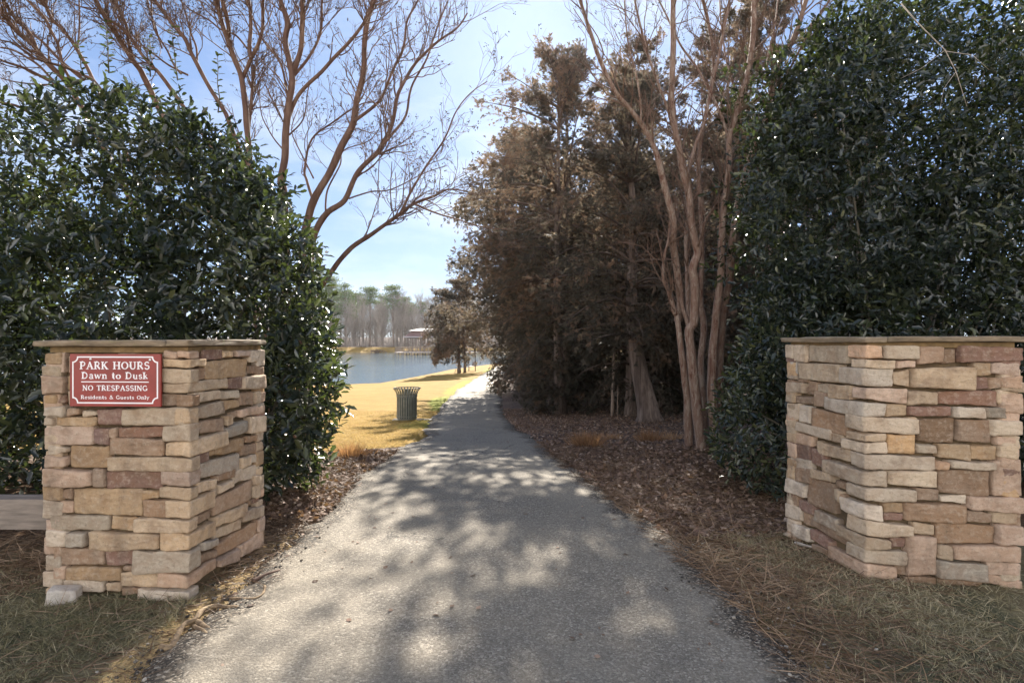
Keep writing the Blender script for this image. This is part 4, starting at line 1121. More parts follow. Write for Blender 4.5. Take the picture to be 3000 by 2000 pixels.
E_L = [([(640,820),(560,690),(460,590),(370,490),(270,370),(160,290),(60,180),(0,120)], 18, 11, 7.8, 7.2, 'g'),
       ([(330,450),(250,290),(130,170),(60,60),(20,0)], 11, 8, 7.6, 7.3, ''),
       ([(880,800),(800,700),(690,640),(560,580),(430,540),(300,500),(180,420),(100,370),(0,350)], 10, 4, 7.9, 7.0, ''),
       ([(720,690),(600,590),(480,480),(380,380),(260,270),(150,150),(0,95)], 10, 5, 7.8, 8.0, ''),
       ([(560,780),(480,720),(330,640),(200,580),(80,540),(0,510)], 10, 6, 7.7, 6.9, ''),
       ([(560,760),(470,700),(350,580),(230,500),(100,430),(0,410)], 8, 5, 7.8, 7.8, ''),
       ([(600,720),(590,660),(540,560),(500,380),(440,270),(380,160),(290,60),(230,0)], 9, 6, 7.7, 7.4, ''),
       ([(850,790),(800,690),(740,560),(650,400),(540,260),(450,170),(400,60),(370,0)], 12, 8, 8.0, 7.8, 'g'),
       ([(420,1080),(300,1000),(150,910),(0,880)], 10, 6, 7.2, 6.8, ''),
       ([(560,760),(480,730),(300,720),(130,700),(0,670)], 6, 3, 7.5, 7.0, ''),
       ([(678,400),(685,200),(680,0)], 5, 4, 7.9, 7.9, '')]
crape((-4.5, 8.1, float(gz(-4.5, 8.1))), "bare crape myrtle fanning its russet limbs into the top left corner", E_L, q2, (0, 0), m_crape_red, 53, 7.8, 4.4, 0.55, group="leafless crape myrtles left of the path")
D_L = [([(1280,760),(1210,610),(1150,530),(1080,420),(1000,280),(930,190),(870,90),(820,0)], 17, 11, 8.4, 8.0, 'g'),
       ([(1420,700),(1330,590),(1230,470),(1150,350),(1050,240),(940,170)], 13, 8, 8.3, 8.0, 'g'),
       ([(1150,510),(1110,380),(1090,230),(1040,120),(980,0)], 10, 7, 8.3, 8.4, ''),
       ([(1990,1100),(1920,940),(1800,740),(1700,560),(1640,450),(1590,330),(1500,220),(1400,90),(1330,0)], 14, 9, 8.5, 8.2, 'g'),
       ([(1560,640),(1500,560),(1440,430),(1340,270),(1310,150),(1300,0)], 6, 4, 8.4, 8.6, ''),
       ([(1620,650),(1450,560),(1330,470),(1200,370),(1090,240)], 6, 4, 8.5, 8.6, ''),
       ([(1700,560),(1690,420),(1640,270),(1600,120),(1560,0)], 6, 4, 8.4, 8.6, ''),
       ([(1400,420),(1330,200),(1290,100),(1270,0)], 5, 4, 8.6, 8.8, '')]
crape((-3.3, 8.9, float(gz(-3.3, 8.9))), "bare crape myrtle with limbs slanting up leftward from the crown of the left holly", D_L, q2, (0, 0), m_crape_red, 54, 8.4, 4.2, 0.55, group="leafless crape myrtles left of the path")

R_L = [([(2022,1318),(2020,1298),(2016,1220),(2012,1146),(2003,1080),(1994,1012),(1985,923),(1978,914),(1958,856),(1942,812),(1947,745),(1956,709),(1962,640)], 36, 5, 7.85, 7.5, 't'),
       ([(1988,940),(1994,887),(1985,812),(1976,745),(1971,700),(1972,638),(1946,542),(1921,446),(1889,376),(1844,319),(1800,268),(1750,150),(1700,0)], 30, 9, 7.85, 7.0, 't'),
       ([(2056,1330),(2054,1311),(2046,1230),(2038,1146),(2030,1090),(2025,1035),(2020,968),(2034,941),(2036,834),(2029,789),(2043,745),(2040,718),(2025,650),(2017,561),(2004,510),(1985,415),(1972,332),(1966,242),(1972,128),(1972,0)], 40, 16, 7.6, 7.3, 't'),
       ([(2022,965),(2012,932),(1998,892),(1990,830),(1986,790)], 20, 8, 7.65, 7.75, 't'),
       ([(2068,1290),(2064,1230),(2058,1146),(2054,1057),(2063,950),(2054,892),(2056,789),(2056,700),(2054,600),(2048,510),(2055,400),(2075,300),(2090,200),(2080,90),(2060,0)], 28, 9, 8.05, 8.3, 't'),
       ([(2018,1300),(2022,1150),(2020,980),(2015,800),(2012,690),(2016,640)], 30, 12, 8.15, 8.4, 't'),
       ([(2094,1275),(2092,1250),(2085,1146),(2087,1035),(2096,945),(2110,834),(2112,760),(2114,700),(2122,606),(2138,478),(2138,408),(2163,319),(2201,159),(2208,0)], 36, 13, 7.7, 7.5, 't'),
       ([(2112,1262),(2110,1236),(2105,1102),(2114,945),(2137,812),(2141,745),(2150,690),(2170,574),(2201,459),(2233,383),(2259,287),(2284,179),(2329,108),(2361,0)], 36, 14, 7.9, 7.4, 't'),
       ([(2236,370),(2278,274),(2323,185),(2361,115),(2406,38),(2431,0)], 10, 5, 7.6, 7.4, ''),
       ([(2012,540),(2034,434),(2061,363),(2087,255),(2106,159),(2125,64),(2138,0)], 15, 8, 7.5, 7.8, ''),
       ([(2138,410),(2106,319),(2087,280),(2048,210),(1997,140),(1960,60),(1930,0)], 11, 5, 7.6, 8.2, ''),
       ([(2170,600),(2200,530),(2232,490)], 14, 8, 7.9, 8.1, ''),
       ([(2045,720),(2065,650),(2090,610),(2120,570)], 9, 5, 7.9, 7.7, ''),
       ([(1990,460),(1960,330),(1910,200),(1880,90),(1860,0)], 11, 6, 7.4, 7.0, ''),
       ([(2140,470),(2160,380),(2150,260),(2120,150),(2110,0)], 8, 5, 7.7, 8.2, ''),
       ([(2260,290),(2250,180),(2270,80),(2280,0)], 7, 4, 7.6, 7.9, ''),
       ([(1880,360),(1870,250),(1840,120),(1830,0)], 7, 4, 7.2, 7.0, '')]
crape((2.65, 7.75, float(gz(2.65, 7.75))), "big multi trunk crape myrtle with smooth tan bark right of the path", R_L, 1.0, (0, 0), m_crape_tan, 61, 7.8, 4.2, 0.65, podfrac=0.3, girth=0.80)

# ------------------------------------------------------------------ red cedars
def fan_template(k, w, seed):
    r = np.random.default_rng(seed); V, T = [], []
    for i in range(k):
        a = r.uniform(-0.75, 0.75); x0 = r.uniform(0, 0.5); l = r.uniform(0.35, 0.6) * (1.1 - x0 * 0.4)
        dx, dy = math.cos(a), math.sin(a); z = r.normal() * 0.18
        p0 = np.array([x0, 0, 0]); p1 = p0 + np.array([dx * l, dy * l, z * l])
        nrm = np.array([-dy, dx, 0]) * w
        mid = p0 * 0.5 + p1 * 0.5
        V += [p0, mid + nrm, p1, mid - nrm]; b = len(V) - 4
        T += [(b, b + 1, b + 2), (b, b + 2, b + 3)]
    return np.array(V), np.array(T)
FANS = [fan_template(8, 0.07, s) for s in range(3)]

def cedar_mesh(h, R, bare, nb, nspray, seed, lean=(0, 0), spray=(.10, .20), droop=0.25, trunk_r=0.2, top_pow=0.75, trunk_pts=None, bias=(0, 0), bronze=0.5, open_=0.0, skirt=0.7, skf=0.35):
    """returns MBs (trunk, boughs, crown) in local coordinates, base at the origin"""
    r = np.random.default_rng(seed)
    tr, bo, cr = MB(), MB(), MB()
    n = 18
    t = np.linspace(0, 1, n)
    P = np.stack([lean[0] * t ** 1.2 * h + 0.06 * np.sin(t * 5 + seed), lean[1] * t * h + 0.05 * np.sin(t * 4), t * h - 0.1], 1)
    if trunk_pts is not None:
        S = smooth_line(trunk_pts, n); P = S
    tr.tube(P, trunk_r * (1 - t * 0.93) * (1 + 0.45 * np.exp(-t * 22)), 12)
    pos, ax, up, tt = [], [], [], []
    for k in range(nb):
        z = bare + (h - bare) * (r.random() ** 1.15)
        f = (z - bare) / (h - bare)
        i = min(int(f * 0 + z / h * (n - 1)), n - 2)
        p0 = P[i] + (P[i + 1] - P[i]) * 0.5
        a = r.uniform(0, 2 * math.pi)
        prof = (1 - f) ** top_pow * (skirt + (1 - skirt) * min(1, f / skf)) + 0.06
        L = R * prof * r.uniform(0.65, 1.15)
        hd = np.array([math.cos(a), math.sin(a), 0]) + np.array([*bias, 0]) * 0.5
        d = unit(hd + [0, 0, r.uniform(-0.15, 0.75) + 0.7 * f])
        m = 7; B = [p0]; dd = d.copy()
        for q in range(m):
            dd = unit(dd + np.array([0, 0, -droop * (1.2 - f) * 0.35]) + r.normal(size=3) * 0.09); B.append(B[-1] + dd * L / m)
        B = np.array(B)
        bo.tube(B, np.linspace(0.012 + 0.014 * L, 0.004, m + 1), 4, cap=False)
        ns = int(nspray / nb * (0.35 + L / R))
        # boughlets: side shoots off the bough, each carrying a run of sprays
        nside = max(3, ns // 9)
        for s in range(nside):
            u = r.uniform(0.12 + open_, 1.0); j = min(int(u * m), m - 1)
            q0 = B[j] + (B[j + 1] - B[j]) * (u * m - j); fwd = unit(B[j + 1] - B[j])
            sd_ = unit(np.cross(fwd, [0, 0, 1.0])) * r.choice([-1, 1])
            l = L * 0.42 * (1.15 - u * 0.7) * r.uniform(0.5, 1.1)
            sdv = unit(fwd * 0.75 + sd_ * r.uniform(0.2, 0.9) + np.array([0, 0, r.uniform(-0.6, 0.7)]))
            cnt = 9
            w = r.uniform(0.1, 1, cnt)
            pp = q0 + sdv * (w * l)[:, None] + r.normal(size=(cnt, 3)) * [.10, .10, .13] * max(l, .35) - np.array([0, 0, 1.0]) * (w ** 2 * l * droop * 0.6)[:, None]
            pos.append(pp)
            ax.append(unit(sdv + r.normal(size=(cnt, 3)) * 0.45 + np.array([0, 0, -droop * 0.6])))
            tt.append(np.full(cnt, r.normal() * 0.16))
    pos = np.vstack(pos); ax = np.vstack(ax); tt = np.concatenate(tt); m = len(pos)
    up = unit(r.normal(size=(m, 3)) * 0.7 + [0, 0, 0.7])
    s = r.uniform(*spray, m)
    tone = np.clip(bronze + 0.30 * vnoise(pos, 1.3, seed % 6) + tt * 1.3 + r.normal(size=m) * 0.14, 0, 1)
    for k in range(3):
        sel = np.arange(m) % 3 == k
        V, F = scatter(FANS[k][0], FANS[k][1], pos[sel], ax[sel], up[sel], s[sel])
        cr.add(V, None, F, np.repeat(np.stack([tone[sel]] * 3, 1), len(FANS[k][0]), 0))
    return tr, bo, cr

def local_build(mb, name, mat, parent, smooth):
    V = np.vstack(mb.V)
    me = raw_mesh(name, V, np.vstack(mb.Q) if mb.Q else None, np.vstack(mb.T) if mb.T else None, {"tint": np.vstack(mb.A)}, smooth)
    return link_mesh(name, me, mat, parent)

def cedar(loc, label, group=None, name="cedar_tree", **kw):
    root = empty(name, loc, label, "tree", group)
    tr, bo, cr = cedar_mesh(**kw)
    local_build(tr, "trunk", m_cedar_bark, root, True)
    local_build(bo, "boughs", m_twig_dark, root, True)
    local_build(cr, "crown", m_cedar, root, False)
    return root

def copy_tree(o, loc, rz, sc, label, group=None):
    c = o.copy(); COL.objects.link(c)
    c.location = [float(v) for v in loc]; c.rotation_euler = (0, 0, rz); c.scale = sc
    tag(c, label, None, group)
    for ch in list(o.children):
        k = ch.copy(); COL.objects.link(k); k.parent = c
    return c

def on_ground(x, y, dz=0.0): return (x, y, float(gz(x, y)) + dz)
CG = "red cedars and evergreens walling the right of the path"
# the leaning trunk beside the crape myrtle
cb = np.array(on_ground(2.98, 12.6))
tp = np.array([at(1903, 1240, 12.6), at(1897, 1190, 12.6), at(1882, 1124, 12.65), at(1864, 1035, 12.7), at(1855, 945, 12.75), at(1850, 850, 12.8), at(1856, 700, 12.9), at(1852, 560, 13.0), at(1840, 400, 13.1), at(1845, 250, 13.2)])
cedar(cb, "cedar with a pale leaning trunk beside the multi trunk crape myrtle", CG, h=7.4, R=2.8, bare=2.9, nb=110, nspray=17000, seed=71, trunk_r=0.25, trunk_pts=tp - cb, droop=0.3, spray=(.11, .20), top_pow=0.55, bronze=0.42, bias=(.15, -.35))
c2 = cedar(on_ground(1.45, 17.6), "bronze cedar with low skirts drooping toward the shaded path bend", CG, h=11.2, R=4.5, bare=0.5, nb=90, nspray=17500, seed=172, droop=0.4, spray=(.13, .24), trunk_r=0.18, bronze=0.55, bias=(-.75, 0), top_pow=0.5, skirt=0.22, skf=0.55)
c3 = cedar(on_ground(3.3, 15.5), "dense dark cedar standing directly behind the leaning trunk", CG, h=7.2, R=2.6, bare=1.0, nb=130, nspray=20000, seed=73, droop=0.4, spray=(.11, .20), trunk_r=0.16, bronze=0.33)
c4 = cedar(on_ground(1.3, 28.0), "tall cedar whose left edge stands against the sky above the path", CG, h=12.6, R=4.8, bare=1.2, nb=130, nspray=26000, seed=74, droop=0.35, spray=(.16, .30), trunk_r=0.22, bronze=0.36, top_pow=0.6, skirt=0.5)
c5 = cedar(on_ground(4.6, 20.5), "tall open evergreen rising behind the crape myrtle trunks into the glare", CG, h=12.6, R=3.4, bare=2.5, nb=75, nspray=13500, seed=75, droop=0.2, spray=(.14, .26), trunk_r=0.2, bronze=0.6, top_pow=0.5, open_=0.25, skirt=0.5)
c6 = cedar(on_ground(.45, 31.0), "dark green evergreen leaning its upper boughs left over the path", CG, h=14.0, R=4.6, bare=4.0, nb=110, nspray=22000, seed=78, droop=0.12, spray=(.18, .32), trunk_r=0.2, bronze=0.34, bias=(-.6, 0), top_pow=0.55, skirt=0.75)
copy_tree(c5, on_ground(1.9, 19.8), 3.6, (0.95, 0.95, 0.97), "tall ragged evergreen right below the sun at the path side", CG)
copy_tree(c4, on_ground(2.4, 37.0), 2.1, (1.05, 1.05, 0.90), "cedar overhanging the far end of the path", CG)
copy_tree(c3, on_ground(2.2, 33.0), 4.0, (1.15, 1.15, 0.95), "short dark cedar skirting the shaded far path", CG)
copy_tree(c2, on_ground(3.2, 46.0), 1.0, (1.35, 1.35, 1.0), "cedar closing the view where the path bends away", CG)
copy_tree(c3, on_ground(1.75, 22.5), 1.2, (0.95, 0.95, 0.85), "dark cedar between the bronze cedar and the tall cedar", CG)
copy_tree(c5, on_ground(8.2, 18.0), 2.4, (1.05, 1.05, 1.0), "open evergreen showing between the crape myrtle and the right holly", CG)
copy_tree(c5, on_ground(6.3, 16.6), 0.9, (0.9, 0.9, 0.88), "open evergreen standing close behind the right hand crape limbs", CG)
copy_tree(c3, on_ground(6.3, 14.0), 2.9, (1.15, 1.15, 1.0), "low dark evergreen filling the gap behind the crape myrtle trunks", CG)
copy_tree(c4, on_ground(10.0, 27.0), 0.4, (1.1, 1.1, 1.05), "tall evergreen far behind the right holly shrub", CG)
copy_tree(c5, on_ground(5.8, 29.0), 5.0, (1.3, 1.3, 1.25), "tallest evergreen in the glare below the sun", CG)
copy_tree(c3, on_ground(11.0, 18.0), 0.7, (1.4, 1.4, 1.2), "broad dark evergreen behind the right pillar shrubs", CG)
copy_tree(c2, on_ground(5.6, 25.0), 3.3, (1.2, 1.2, 1.0), "cedar deep in the shade between the standing trunks", CG)
copy_tree(c3, on_ground(4.4, 17.6), 5.2, (1.1, 1.1, 1.0), "dense cedar filling the dark gap right of the leaning trunk", CG)
copy_tree(c3, on_ground(2.7, 20.2), 1.9, (1.1, 1.1, 1.05), "dense cedar in the deep shade left of the leaning trunk", CG)
copy_tree(c3, on_ground(8.0, 21.0), 3.1, (1.3, 1.3, 1.2), "dark cedar closing the shade between the house and the crape myrtle", CG)
copy_tree(c4, on_ground(3.8, 36.0), 2.9, (1.0, 1.0, 0.9), "far cedar backing the dark thicket beyond the leaning trunk", CG)
copy_tree(c4, on_ground(14.5, 36.0), 1.9, (1.1, 1.1, 1.1), "far evergreen standing in front of the house wall", CG)
copy_tree(c4, on_ground(1.0, 64.0), 0.9, (.8, .8, .95), "farthest cedar standing where the path turns out of sight", CG)
# the twin trunk tree out on the lawn
tc = empty("cedar_tree", on_ground(-5.4, 57.5), "twin trunk cedar on the lawn with a swing hanging beside it", "tree")
tr, bo, cr = cedar_mesh(h=9.3, R=4.5, bare=2.8, nb=120, nspray=15000, seed=77, droop=0.6, spray=(.25, .45), trunk_r=0.16, bronze=0.58, top_pow=0.6)
local_build(tr, "trunk", m_cedar_bark, tc, True)
t2 = MB(); t2.tube(np.array([[.62, 0, -.1], [.66, .02, 1.5], [.55, .0, 3.2], [.3, 0, 5.2]]), [.15, .13, .11, .05], 10); local_build(t2, "trunk", m_cedar_bark, tc, True)
local_build(bo, "boughs", m_twig_dark, tc, True); local_build(cr, "crown", m_cedar, tc, False)
# thin saplings in the shade
m_sap = plain("sapling_bark", (.24, .18, .14), 0.85, var=0.25, scale=9)
for k, (pb, pt, Yd, w, lab) in enumerate([((1793, 1152), (1772, 930), 15.5, 10, "slender grey sapling stem nearest the leaning trunk"), ((1810, 1148), (1806, 950), 16.0, 4, "hair thin pale sapling stem in the cedar shade"),
                                          ((1972, 1142), (1968, 1010), 15.0, 3, "short thin sapling right of the leaning trunk"), ((1925, 1100), (1918, 980), 17.0, 14, "shaded trunk standing behind the leaning cedar trunk")]):
    p0 = np.array(at(*pb, Yd)); p0[2] = float(gz(p0[0], p0[1])) - 0.05; p1 = at(pt[0], pt[1] - 250, Yd + .3); r_ = np.random.default_rng(90 + k)
    P = smooth_line([p0, (p0 + p1) / 2 + [r_.normal() * .08, 0, 0], p1], 12)
    root = empty("sapling", p0, lab, "sapling")
    mb = MB(); mb.tube(P, np.linspace(w, w * .5, 12) * Yd / FPX / 2, 8); mb.build("trunk", m_sap, root, True)
    tw, ends = MB(), []
    for j in range(9):
        i = r_.integers(3, 11); grow(tw, r_, P[i], unit(np.array([r_.normal(), r_.normal() * .5, .7])), 0.6, 0.006, 1, ends, .05, (3, 3))
    tw.build("twigs", m_twig, root, True)

# ------------------------------------------------------------------ litter bin
m_bin = plain("bin_green_paint", (.165, .17, .14), 0.4, var=0.25, scale=8)
m_bin_lit = plain("bin_liner", (.03, .045, .04), 0.6, var=0.2)
bx, by = (1192 - 1500) / FPX * 15.3, 15.3
bz = float(gz(bx, by))
can = empty("litter_bin", (bx, by, bz), "green slatted steel litter bin with flared rim on the lawn beside the path", "litter bin")
RB_, HB_ = 0.262, 0.86
for k in range(26):
    a = 2 * math.pi * k / 26
    u = np.array([math.cos(a), math.sin(a), 0]); v = np.array([-math.sin(a), math.cos(a), 0]); o = np.array([bx, by, bz])
    zs = [(0.05, 0), (0.60, 0), (0.70, .012), (0.78, .04), (0.835, .085), (0.86, .105)]
    V = []
    for z, f in zs:
        for s in (-1, 1):
            for t_ in (0, 1): V.append(o + u * (RB_ + f + 0.005 * t_) + v * s * 0.0205 + [0, 0, z])
    Q = []
    for i in range(len(zs) - 1):
        b_ = i * 4
        Q += [(b_ + 1, b_ + 3, b_ + 7, b_ + 5), (b_, b_ + 4, b_ + 6, b_ + 2), (b_, b_ + 1, b_ + 5, b_ + 4), (b_ + 2, b_ + 6, b_ + 7, b_ + 3)]
    mb = MB(); mb.add(V, Q); mb.build("slat", m_bin, can)
def ringmesh(mb, c, R_, r_, ns=36, m=8):
    a = np.linspace(0, 2 * math.pi, ns, endpoint=False); b_ = np.linspace(0, 2 * math.pi, m, endpoint=False)
    V = np.array([[c[0] + (R_ + r_ * math.cos(y)) * math.cos(x), c[1] + (R_ + r_ * math.cos(y)) * math.sin(x), c[2] + r_ * math.sin(y)] for x in a for y in b_])
    Q = [(i * m + j, ((i + 1) % ns) * m + j, ((i + 1) % ns) * m + (j + 1) % m, i * m + (j + 1) % m) for i in range(ns) for j in range(m)]
    mb.add(V, Q)
mb = MB(); ringmesh(mb, (bx, by, bz + .862), RB_ + .090, .011); mb.build("rim", m_bin, can, True)
mb = MB(); ringmesh(mb, (bx, by, bz + .655), RB_ + .012, .012); ringmesh(mb, (bx, by, bz + .12), RB_ + .006, .010); mb.build("hoop", m_bin, can, True)
mb = MB(); mb.tube([(bx, by, bz + .06), (bx, by, bz + .60)], [RB_ - .03, RB_ - .02], 28); mb.build("liner", m_bin_lit, can, True)
mb = MB(); mb.cyl((bx, by, bz - .02), RB_ - .02, .075, 28, RB_ - .03); mb.build("base", m_bin, can)
pd = MB(); ppx = [( -.42, -.30), (.62, -.36), (.66, .25), (-.40, .30)]
pd.prism(ppx, np.array([bx, by, bz - .03]), np.array([1., 0, 0]), np.array([0, 1., 0]), np.array([0, 0, 1.]), .036)
tag(pd.build("bin_pad", plain("worn_concrete", (.34, .31, .26), .95, var=.25, scale=5)), "small worn concrete pad under the litter bin", "pad")

# ------------------------------------------------------------------ swing by the water
m_steel = plain("dark_steel", (.05, .05, .05), 0.5, metal=0.3, var=0.2)
m_bench = plain("swing_slats", (.33, .24, .18), 0.7, var=0.25, scale=5)
swx, swy = (1383 - 1500) / FPX * 60.5, 60.5
swz = float(gz(swx, swy))
sw_ = empty("swing_bench", (swx, swy, swz), "dark steel framed swing seat near the twin trunk cedar by the water", "swing")
ud = np.array([.42, -.907, 0]); vd = np.array([.907, .42, 0])
W0 = np.array([swx, swy, swz])
for s in (-1, 1):
    p = W0 + ud * 0.95 * s
    mb = MB(); mb.tube([p + [0, 0, -.1], p + [0, 0, 2.15]], .045, 8); mb.build("post", m_steel, sw_, True)
mb = MB(); mb.tube([W0 - ud * 1.05 + [0, 0, 2.15], W0 + ud * 1.05 + [0, 0, 2.15]], .045, 8); mb.build("crossbar", m_steel, sw_, True)
seat, back = MB(), MB()
for k in range(5):
    c = W0 + vd * (-.22 + .11 * k) + [0, 0, .50 + .01 * k]
    a = math.atan2(ud[1], ud[0]); seat.box(c, (1.25, .095, .025), a)
for k in range(4):
    c = W0 + vd * (.26 + .045 * k) + [0, 0, .60 + .11 * k]
    back.box(c, (1.25, .03, .09), math.atan2(ud[1], ud[0]))
seat.build("seat", m_bench, sw_); back.build("backrest", m_bench, sw_)
for s in (-1, 1):
    mb = MB(); q = W0 + ud * .60 * s
    mb.tube([q + vd * .28 + [0, 0, .6], W0 + ud * .7 * s + [0, 0, 2.12]], .012, 5); mb.tube([q - vd * .24 + [0, 0, .5], W0 + ud * .7 * s + [0, 0, 2.12]], .012, 5)
    mb.build("chain", m_steel, sw_, True)

# ------------------------------------------------------------------ lake pavilion and boardwalk
m_wood = plain("dock_timber", (.17, .13, .11), 0.85, var=0.3, scale=4, stretch=(1, 1, 6))
m_deck = plain("dock_deck", (.36, .31, .28), 0.85, var=0.2, scale=6)
m_roof = plain("pavilion_metal_roof", (.30, .265, .265), 0.5, metal=0.0, var=0.08, scale=2)
m_fascia = plain("pavilion_fascia", (.16, .085, .075), 0.7, var=0.2)
GY_ = 139.0
gx0 = -25.3; GW = 8.6
pav = empty("lake_pavilion", (gx0 + GW / 2, GY_, -1.63), "timber pavilion with two tiered pale metal roof standing over the lake", "pavilion")
dk = MB(); dk.box((gx0 + GW / 2 - .8, GY_, -1.70), (GW + 3.4, 8.6, .18)); dk.build("deck", m_deck, pav)
x0d, x1d, y0d, y1d = gx0 - 2.4, gx0 + GW + .8, GY_ - 4.2, GY_ + 4.2
for i in range(7):
    for yy in (y0d, GY_, y1d):
        mb = MB(); xx = x0d + (x1d - x0d) * i / 6; mb.box((xx, yy, -2.5), (.24, .24, 1.5)); mb.build("piling", m_wood, pav)
def railing(parent, p, q, z, n, h=1.05, balusters=True):
    p, q = np.array([*p, z]), np.array([*q, z]); L = np.linalg.norm(q - p); a = math.atan2((q - p)[1], (q - p)[0])
    mb = MB()
    mb.box((p + q) / 2 + [0, 0, h], (L, .14, .06), a); mb.box((p + q) / 2 + [0, 0, h - .16], (L, .05, .09), a); mb.box((p + q) / 2 + [0, 0, .12], (L, .05, .09), a)
    for i in range(n + 1): mb.box(p + (q - p) * i / n + [0, 0, h / 2], (.11, .11, h - .06), a)
    if balusters:
        m = int(L / 0.42)
        for i in range(m): mb.box(p + (q - p) * (i + .5) / m + [0, 0, h / 2], (.06, .04, h - .3), a)
    mb.build("railing", m_wood, parent)
for P_ in (((x0d, y0d), (x1d, y0d)), ((x0d, y0d), (x0d, y1d)), ((x0d, y1d), (x1d, y1d))): railing(pav, *P_, -1.61, 6)
for i in range(5):
    for yy in (GY_ - 3.2, GY_ + 3.2):
        mb = MB(); mb.box((gx0 + .5 + (GW - 1) * i / 4, yy, -.0), (.22, .22, 3.3)); mb.build("column", m_wood, pav)
def hip(z0, z1, half0, half1, hy0, hy1, th=.12):
    c = np.array([gx0 + GW / 2, GY_, 0]); V = []
    for z, hx, hy in ((z0, half0, hy0), (z0 + th, half0, hy0), (z1, half1, hy1), (z1 - th, half1 - .1, hy1 - .1)):
        V += [c + [-hx, -hy, z], c + [hx, -hy, z], c + [hx, hy, z], c + [-hx, hy, z]]
    Q = []
    for a, b_ in ((0, 4), (4, 8), (8, 12), (12, 0)):
        for k in range(4): Q.append((a + k, a + (k + 1) % 4, b_ + (k + 1) % 4, b_ + k))
    return V, Q
mb = MB(); mb.box((gx0 + GW / 2, GY_ - 3.2, 1.75), (GW - .6, .2, .34)); mb.box((gx0 + GW / 2, GY_ + 3.2, 1.75), (GW - .6, .2, .34)); mb.build("beam", m_wood, pav)
mb = MB(); mb.add(*hip(1.90, 2.95, GW / 2 + .35, GW / 2 - .75, 4.4, 2.7)); mb.build("lower_roof", m_fascia, pav)
mb = MB()
for s in (-1, 1): mb.box((gx0 + GW / 2, GY_ + s * 4.45, 1.96), (GW + .9, .10, .26)); mb.box((gx0 + GW / 2 + s * (GW / 2 + .40), GY_, 1.96), (.10, 8.8, .26))
mb.build("eave_board", m_roof, pav)
mb = MB(); mb.box((gx0 + GW / 2, GY_, 2.98), (GW - 1.9, 4.6, .75)); mb.build("clerestory", m_fascia, pav)
mb = MB(); mb.add(*hip(3.36, 4.05, GW / 2 - .5, 1.6, 2.9, .15)); mb.build("upper_roof", m_roof, pav)
bw = empty("boardwalk", (0, GY_, -1.63), "long low timber boardwalk with railing crossing the lake to the pavilion", "boardwalk")
mb = MB(); mb.box(((x1d + 16) / 2, GY_, -1.72), (16 - x1d, 2.6, .16)); mb.build("deck", m_deck, bw)
for k in range(8):
    for yy in (GY_ - 1.1, GY_ + 1.1):
        mb = MB(); mb.box((x1d + 1.2 + k * 4.1, yy, -2.55), (.26, .26, 1.5)); mb.build("piling", m_wood, bw)
railing(bw, (x1d, GY_ - 1.25), (16, GY_ - 1.25), -1.64, 14, 1.1, False); railing(bw, (x1d, GY_ + 1.25), (16, GY_ + 1.25), -1.64, 14, 1.1, False)
# drift of brush on the far bank
br = MB(); r_ = np.random.default_rng(8); bc = at(1104, 1030, 156.5)
for k in range(40):
    p = bc + np.array([r_.normal() * 1.0, r_.normal() * .3, r_.uniform(.0, .35)]); d = unit(np.array([r_.normal(), r_.normal() * .3, r_.normal() * .35]))
    br.tube([p - d * .7, p + d * .7], [.06, .03], 4)
tag(br.build("brush_pile", m_twig, None), "low dark drift of brush on the far bank at the waterline", "brush")

# ------------------------------------------------------------------ far pines
def pine_mesh(h, crown0, R, seed, nclump):
    r = np.random.default_rng(seed); tr, cr = MB(), MB()
    t = np.linspace(0, 1, 12); P = np.stack([.25 * np.sin(t * 3 + seed), .2 * np.sin(t * 2.3), t * h - .3], 1)
    tr.tube(P, .30 * (1 - .75 * t), 8)
    pos, ax = [], []
    for k in range(nclump):
        f = r.random(); z = h * (crown0 + (1 - crown0) * f)
        L = R * (1 - f) ** .55 * (0.55 + .45 * min(1, f / .25)) * r.uniform(.35, 1.1) + .3
        a = r.uniform(0, 6.283); i = min(int(z / h * 11), 10)
        e = P[i] + np.array([math.cos(a) * L, math.sin(a) * L, r.uniform(.0, .9)])
        tr.tube([P[i], (P[i] + e) / 2 + [0, 0, .1], e], [.07, .05, .02], 4, cap=False)
        m = 42
        off = r.normal(size=(m, 3)) * np.array([.62, .62, .34])
        pos.append(e + off); ax.append(unit(off + r.normal(size=(m, 3)) * .4 + [0, 0, .35]))
    pos, ax = np.vstack(pos), np.vstack(ax); m = len(pos)
    s = r.uniform(.35, .6, m)
    tone = np.clip(.5 + .25 * vnoise(pos, .9, seed % 5) + r.normal(size=m) * .12, 0, 1)
    V, F = scatter(FANS[0][0] * [1, 1.3, 1.3], FANS[0][1], pos, ax, unit(r.normal(size=(m, 3)) + [0, 0, .5]), s)
    cr.add(V, None, F, np.repeat(np.stack([tone] * 3, 1), len(FANS[0][0]), 0))
    return tr, cr
m_pine_bark = bark("pine_bark", (.10, .07, .055), (.18, .13, .10), (.26, .20, .16), stretch=(1, 1, .2), scale=3)
def pine(px, ptop, Yd, label, seed, crown0=.72, R=3.0, ncl=46, group="pines on the far shore"):
    x = (px - 1500) / FPX * Yd; z0 = float(gz(x, Yd)); h = CAMZ - (ptop - HORIZON) / FPX * Yd - z0
    root = empty("pine_tree", (x, Yd, z0), label, "tree", group)
    tr, cr = pine_mesh(h, crown0, R, seed, ncl)
    local_build(tr, "trunk", m_pine_bark, root, True); local_build(cr, "crown", m_pine, root, False)
    return root
pA = pine(1082, 836, 172, "far pine with rounded crown, left of the two lone pines on the skyline", 101, .76, 2.9)
pB = pine(1150, 830, 170, "far pine with the tallest ragged crown, right of the two lone pines on the skyline", 102, .70, 3.1)
pC = pine(1012, 822, 178, "bushy far pine standing just left of the lone round crowned pine", 103, .45, 3.6, 70)
